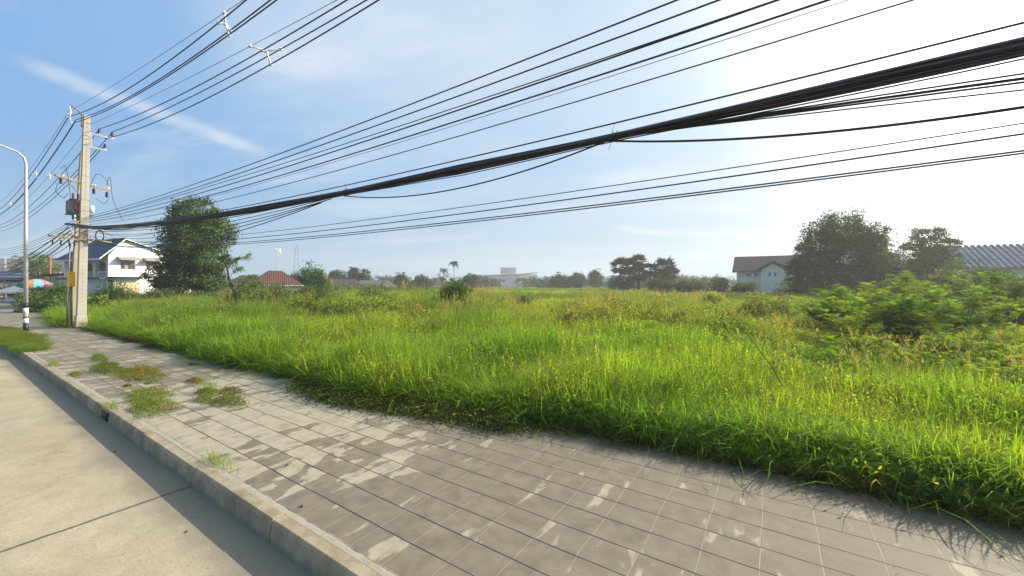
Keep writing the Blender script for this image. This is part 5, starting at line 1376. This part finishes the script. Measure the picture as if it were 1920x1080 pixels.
# pale blue house at the right
X, Y = spot(50.5, 80)
bh = empty('pale_blue_house', (X, Y, GZ), ACROSS-.50, 'pale blue house with a brown gabled roof, left of the largest dark tree', 'house')
bh.scale = (.86, .86, 1)
mb = MB(); mb.box(-4.9, 9.5, 0, 8, 0, 5.6); mb.build('wall', M['cream_wall'], bh)
MB().box(-4.9, -.02, -.04, -.0, 2.6, 4.3).build('wall_panel', M['pale_green'], bh)
mb = MB(); mb.prism([(-.1, -1.1, 0), (4.5, -1.1, 0), (4.5, -1.1, 4.7), (-.1, -1.1, 4.7)], (0, 1.1, 0)); mb.build('bay', M['pale_blue'], bh)
mb = MB(); mb.prism([(-.1, -1.1, 4.701), (4.5, -1.1, 4.701), (4.5, -1.1, 5.6), (2.2, -1.1, 6.9), (-.1, -1.1, 5.6)], (0, 1.1, 0)); mb.build('gable', M['pale_green'], bh)
mb = MB()
mb.prism([(-5.9, -.9, 5.35), (-5.4, 4, 8.5), (8.8, 4, 8.5), (10.4, -.9, 5.35)], (0, 0, .14))
mb.prism([(-5.9, 8.9, 5.35), (-5.4, 4.01, 8.5), (8.8, 4.01, 8.5), (10.4, 8.9, 5.35)], (0, 0, .14))
mb.prism([(2.2, -1.6, 7.15), (-1.2, -1.6, 5.45), (-1.2, 1.5, 5.55), (2.2, 2.4, 7.2)], (0, 0, .12))
mb.prism([(2.21, -1.6, 7.15), (6.2, -1.6, 5.45), (6.2, 1.5, 5.55), (2.21, 2.4, 7.2)], (0, 0, .12))
mb.build('roof', M['roof_brown'], bh)
mb = MB(); mb.beam((2.2, -1.63, 7.2), (-1.2, -1.63, 5.5), .04, .22); mb.beam((2.2, -1.63, 7.2), (6.2, -1.63, 5.5), .04, .22); mb.build('bargeboard', M['roof_rust'], bh)
for x0, x1, y_, z0_, z1_, k in ((-3.1, -.8, -.04, 4.25, 5.05, 4), (1.35, 2.95, -1.1, 4.25, 5.1, 3), (5.0, 5.5, 0, 4.2, 5.1, 1), (7.0, 8.4, 0, 4.2, 5.1, 2)):
    f = MB().box(x0, x1, y_-.05, y_, z0_, z1_).build('window', M['white_paint'], bh)
    for j in range(k):
        a = x0+.05+(x1-x0-.05)*j/k; b = a+(x1-x0-.05)/k-.05
        MB().box(a, b, y_-.062, y_-.051, z0_+.06, z1_-.06).build('pane', M['white_paint'] if (k == 3 and j == 1) or (k == 4 and j == 2) else M['glass'], f)

# ribbed blue roof at the right edge
X, Y = spot(80.5, 64)
br = empty('ribbed_roof_building', (X, Y, GZ), ACROSS-.42, 'building with a wide blue ribbed sheet roof at the right edge behind the bushes', 'building')
MB().box(-9.5, 14, -3.6, 6, 0, 5.4).build('wall', M['cream_wall'], br)
mb = MB(); mb.prism([(-10.5, -4.6, 5.2), (-9.2, 1.0, 9.2), (16, 1.0, 9.2), (16, -4.6, 5.2)], (0, 0, .08)); mb.prism([(-10.5, 7, 5.2), (-9.2, 1.01, 9.2), (16, 1.01, 9.2), (16, 7, 5.2)], (0, 0, .08))
mb.build('roof', M['roof_sheet'], br)
mb = MB()
for i in range(34):
    x = -9.9+i*.76; mb.beam((max(x, -10.2)+.0, -4.62, 5.30), (max(x, -9.15), 1.0, 9.30), .16, .10)
mb.build('roof_rib', M['roof_sheet'], br)['kind'] = 'stuff'

# far grey warehouse
X, Y = spot(-42, 450)
wh = empty('warehouse', (X, Y, GZ), ACROSS+.05, 'huge pale grey warehouse with a square block on its roof, hazy on the horizon', 'warehouse')
MB().box(0, 50, 0, 60, 0, 12.8).build('wall', M['grey_sheet'], wh)
MB().box(50.01, 70, -8, 55, 0, 14.2).build('side_hall', M['cream_wall'], wh)
mb = MB(); mb.prism([(-1, -1, 12.9), (50, -1, 14.4), (50, -1, 15.2), (-1, -1, 13.6)], (0, 62, 0)); mb.prism([(50.02, -9, 14.3), (71, -9, 16.4), (71, -9, 17), (50.02, -9, 15.0)], (0, 62, 0)); mb.build('roof', M['pale_sheet'], wh)
MB().box(29.5, 47, 4, 30, 13.5, 22.6).build('roof_block', M['grey_sheet'], wh)
MB().box(4, 32, -1.5, -.01, 0, 3.8).build('loading_bay', M['pale_sheet'], wh)

# masts
def mast(side, ahead, hgt, base, label, sd_):
    X, Y = spot(side, ahead); root = empty('telecom_mast', (X, Y, GZ), sd_*.5, label, 'mast', 'telecom masts on the horizon')
    mb = MB(); n_ = 14
    def c_(i, k): q = base*(1-.72*i/n_)/2; return ((-1, 1, 1, -1)[k % 4]*q, (-1, -1, 1, 1)[k % 4]*q, hgt*i/n_)
    for k in range(4): mb.beam(c_(0, k), c_(n_, k), .16, .16)
    for i in range(n_):
        for k in range(4): mb.beam(c_(i, k), c_(i+1, k+1), .06, .06); mb.beam(c_(i+1, k), c_(i+1, k+1), .05, .05)
    mb.build('lattice', M['steel'], root)
    mb = MB(); mb.tube([(0, 0, hgt), (0, 0, hgt+3)], .08, 6); mb.tube([(1.9*cos(a*pi/4), 1.9*sin(a*pi/4), hgt-3.2) for a in range(9)], .10, 5); mb.build('platform', M['steel'], root)
    for k in range(7):
        a = k*6.28/7; MB().box(-.25, .25, -.18, .18, hgt-4.2, hgt-.8+(.5 if k % 2 else 0)).build('antenna', M['white_paint'], root).location = (2.1*cos(a), 2.1*sin(a), 0)
mast(-207.6, 350, 35.5, 5.5, 'left one of the two antenna masts, slightly shorter, behind the red roof', 1)
mast(-180.2, 330, 36.8, 5.0, 'right one of the two antenna masts, taller, above the vivid green fruit tree', 2)
mast(80, 450, 19, 2.4, 'faint thin mast on the horizon left of the fan palms', 3)

# things at the far left by the end of the pavement
X, Y = spot(-76.0, 63)
um = empty('striped_parasol', (X, Y, GZ), .3, 'big round parasol with green, orange, turquoise and pink panels left of the twin poles', 'parasol')
cols = {'teal_cloth': (.12, .45, .50), 'pink_cloth': (.65, .17, .30), 'green_cloth': (.02, .16, .12), 'orange_cloth': (.60, .22, .10)}
for k, v in cols.items(): M[k] = plain(k, v, .85, var=.06)
for k in range(12):
    a0, a1 = k*2*pi/12, (k+1)*2*pi/12; mb = MB(); pts = []
    for i in range(7):
        q = i/6; r_ = 2.1*sin(q*pi/2); z = 3.55-1.35*(1-cos(q*pi/2))**.9
        for a in (a0, (a0+a1)/2, a1): pts.append((r_*cos(a), r_*sin(a), z-(0.04*q if a == (a0+a1)/2 else 0)))
    mb.add(pts, [(i*3+j, i*3+j+1, i*3+j+4, i*3+j+3) for i in range(6) for j in range(2)], True)
    mb.build('canopy_panel', M[('pink', 'green', 'orange', 'teal', 'pink', 'green', 'orange', 'teal', 'green', 'green', 'orange', 'teal')[k]+'_cloth'], um)
MB().tube([(0, 0, 0), (0, 0, 3.5)], .04, 8).build('post', M['white_paint'], um)
X, Y = spot(-68.9, 54.6)
tn = empty('market_tent', (X, Y, GZ), .35, 'small peaked white canvas tent with thin legs at the far left end of the pavement', 'tent')
mb = MB(); mb.add([(-1.4, -1.4, 1.62), (1.4, -1.4, 1.62), (1.4, 1.4, 1.62), (-1.4, 1.4, 1.62), (0, 0, 2.45)], [(0, 1, 4), (1, 2, 4), (2, 3, 4), (3, 0, 4)])
for a, b in (((-1.4, -1.4), (1.4, -1.4)), ((1.4, -1.4), (1.4, 1.4)), ((1.4, 1.4), (-1.4, 1.4)), ((-1.4, 1.4), (-1.4, -1.4))): mb.add([(a[0], a[1], 1.62), (b[0], b[1], 1.62), (b[0]*1.0, b[1]*1.0, 1.42), (a[0], a[1], 1.42)], [(0, 1, 2, 3)])
mb.build('canopy', M['canvas'], tn)
for a in (-1.36, 1.36):
    for b in (-1.36, 1.36): MB().tube([(a, b, 0), (a, b, 1.6)], .05, 6).build('leg', M['white_paint'], tn)
X, Y = spot(-68.6, 54.4)
ct = empty('stall_counter', (X, Y, GZ), .35, 'white stall counter standing under the small peaked tent', 'counter')
MB().box(-.8, .8, -.4, .4, 0, .78).build('cabinet', M['white_wall'], ct); MB().box(-.88, .88, -.46, .46, .781, .83).build('top', M['tin'], ct); MB().box(-.7, .7, .3, .36, .83, 1.35).build('back_panel', M['cream_wall'], ct)
X, Y = spot(-62.0, 60)
lt = empty('lean_to', (X, Y, GZ), ACROSS+.1, 'pale blue metal lean-to roof between the striped parasol and the yellow cabinet', 'shed')
MB().prism([(-4.0, -2, 2.95), (4.5, -2, 3.1), (4.5, 3, 3.9), (-4.0, 3, 3.75)], (0, 0, .06)).build('roof', M['pale_blue'], lt)
for x in (-3.7, 4.2): MB().box(x-.06, x+.06, -1.9, -1.78, 0, 2.95).build('post', M['tin'], lt)
MB().box(-3.9, 4.4, 2.8, 2.9, 0, 3.7).build('back_wall', M['cream_wall'], lt)
X, Y = spot(-84, 68)
tp = empty('tarpaulin_roof', (X, Y, GZ), ACROSS+.05, 'long sagging dark awning running behind the striped parasol', 'awning')
mb = MB(); mb.add([(-14+28*i/12, y_, 3.55+z_+1.4*max(0, i-6)/6-.12*sin(i*1.9)) for i in range(13) for y_, z_ in ((-3, 0), (0, .35), (3, .55))], [(i*3+j, i*3+j+1, i*3+j+4, i*3+j+3) for i in range(12) for j in range(2)]); mb.build('sheet', M['dark_bark'], tp)
for x in (-13.5, -6, 0, 6, 13): MB().box(x-.06, x+.06, -2.9, -2.78, 0, 3.6).build('post', M['tin'], tp)
X, Y = spot(-88, 76)
wl = empty('boundary_wall', (X, Y, GZ), ACROSS, 'pale panelled boundary wall behind the lamp post at the far left', 'wall')
mb = MB(); mb.box(-9, 7, 0, .15, 0, 4.9); mb.build('panel', M['cream_wall'], wl)
mb = MB()
for i in range(9): mb.box(-9+i*2-.10, -9+i*2+.10, -.08, -.001, 0, 5.0)
mb.build('pilaster', M['white_wall'], wl)
X, Y = spot(-88.5, 70)
bb = empty('billboard', (X, Y, GZ), ACROSS+.25, 'faded blue and white board at the left edge behind the tent', 'sign')
MB().box(-2.6, 1.7, 0, .08, 3.0, 5.0).build('board', plain('faded_blue_board', (.16, .22, .40), .6, var=.3, scale=1.5), bb)
for z in (3.5, 4.0, 4.5): MB().box(-2.3, 1.3, -.012, -.001, z, z+.16).build('pale_band', M['white_paint'], bb)
for x in (-2.3, 1.4): MB().box(x-.06, x+.06, .081, .16, 0, 5.0).build('post', M['rusty'], bb)
X, Y = spot(-79.5, 68); o = MB().tube([(0, 0, 0), (0, 0, 7.4)], .07, 6).build('red_mast', M['red_tag']); o.location = (X, Y, GZ); tag(o, 'thin red mast rising between the lamp post and the yellow cabinet', 'mast')
X, Y = spot(-115.5, 90); o = MB().beam((0, 0, 0), (0, 0, 8.8), .3, .3, w2=.7).build('utility_pole', M['pole_concrete']); o.location = (X, Y, GZ); tag(o, 'small distant concrete pole at the left edge of the view', 'utility pole')

bl = [(0, 0, 7.2, 2.4, 2.2, 1.8, 1), (-2.2, 0, 6.0, 2.2, 2, 1.6, 1), (2.2, 0, 6.0, 1.9, 1.8, 1.5, 1), (0, 0, 4.6, 3, 2.4, 1.8, 1)]
X, Y = spot(-88.8, 74); tree('broadleaf_tree', X, Y, bl, 4500, .3, (.10, .13, .045), 61, 'pale olive tree rising behind the grey-roofed house at the far left', trunk_r=.2, fork=.3, mat='leaf', rz=ACROSS)
for sx, ah, wd_, hg, colr, sd_, lab in ((-83.0, 66, 5, 2.3, (.03, .06, .02), 62, 'dark hedge under the striped parasol'), (-57.5, 50, 5.5, 2.6, (.05, .11, .022), 63, 'green bush left of the yellow cabinet beyond the lamp post'),
        (-62.0, 54, 5.0, 2.4, (.045, .09, .02), 64, 'bush right of the striped parasol, in front of the lean-to'), (-95, 72, 8, 3.4, (.035, .06, .02), 65, 'dark bushes at the left edge behind the tent'), (-47.5, 39, 4.4, 2.1, (.07, .13, .025), 66, 'bright bush overhanging the pavement past the lamp post')):
    round_bush('leafy_shrub', sx, ah, wd_, hg, 3000, .18, colr, sd_, lab, 'shrub', 'leafy shrubs on the left of the field', clump=.24, shell=.35)

# ------------------------------------------------------------------ haze
m, t = mat_new('haze_air')
v = t.new('ShaderNodeVolumePrincipled'); v.inputs['Density'].default_value = .0008; v.inputs['Color'].default_value = (.93, .95, .97, 1); v.inputs['Anisotropy'].default_value = .3
t.l.new(v.outputs[0], t.new('ShaderNodeOutputMaterial').inputs['Volume'])
hz = MB().box(-560, 420, -60, 640, -1.4, 46).build('haze', m); hz['kind'] = 'stuff'
S.cycles.volume_bounces = 0
S.cycles.max_bounces = 8; S.cycles.diffuse_bounces = 3; S.cycles.transmission_bounces = 4; S.cycles.glossy_bounces = 2
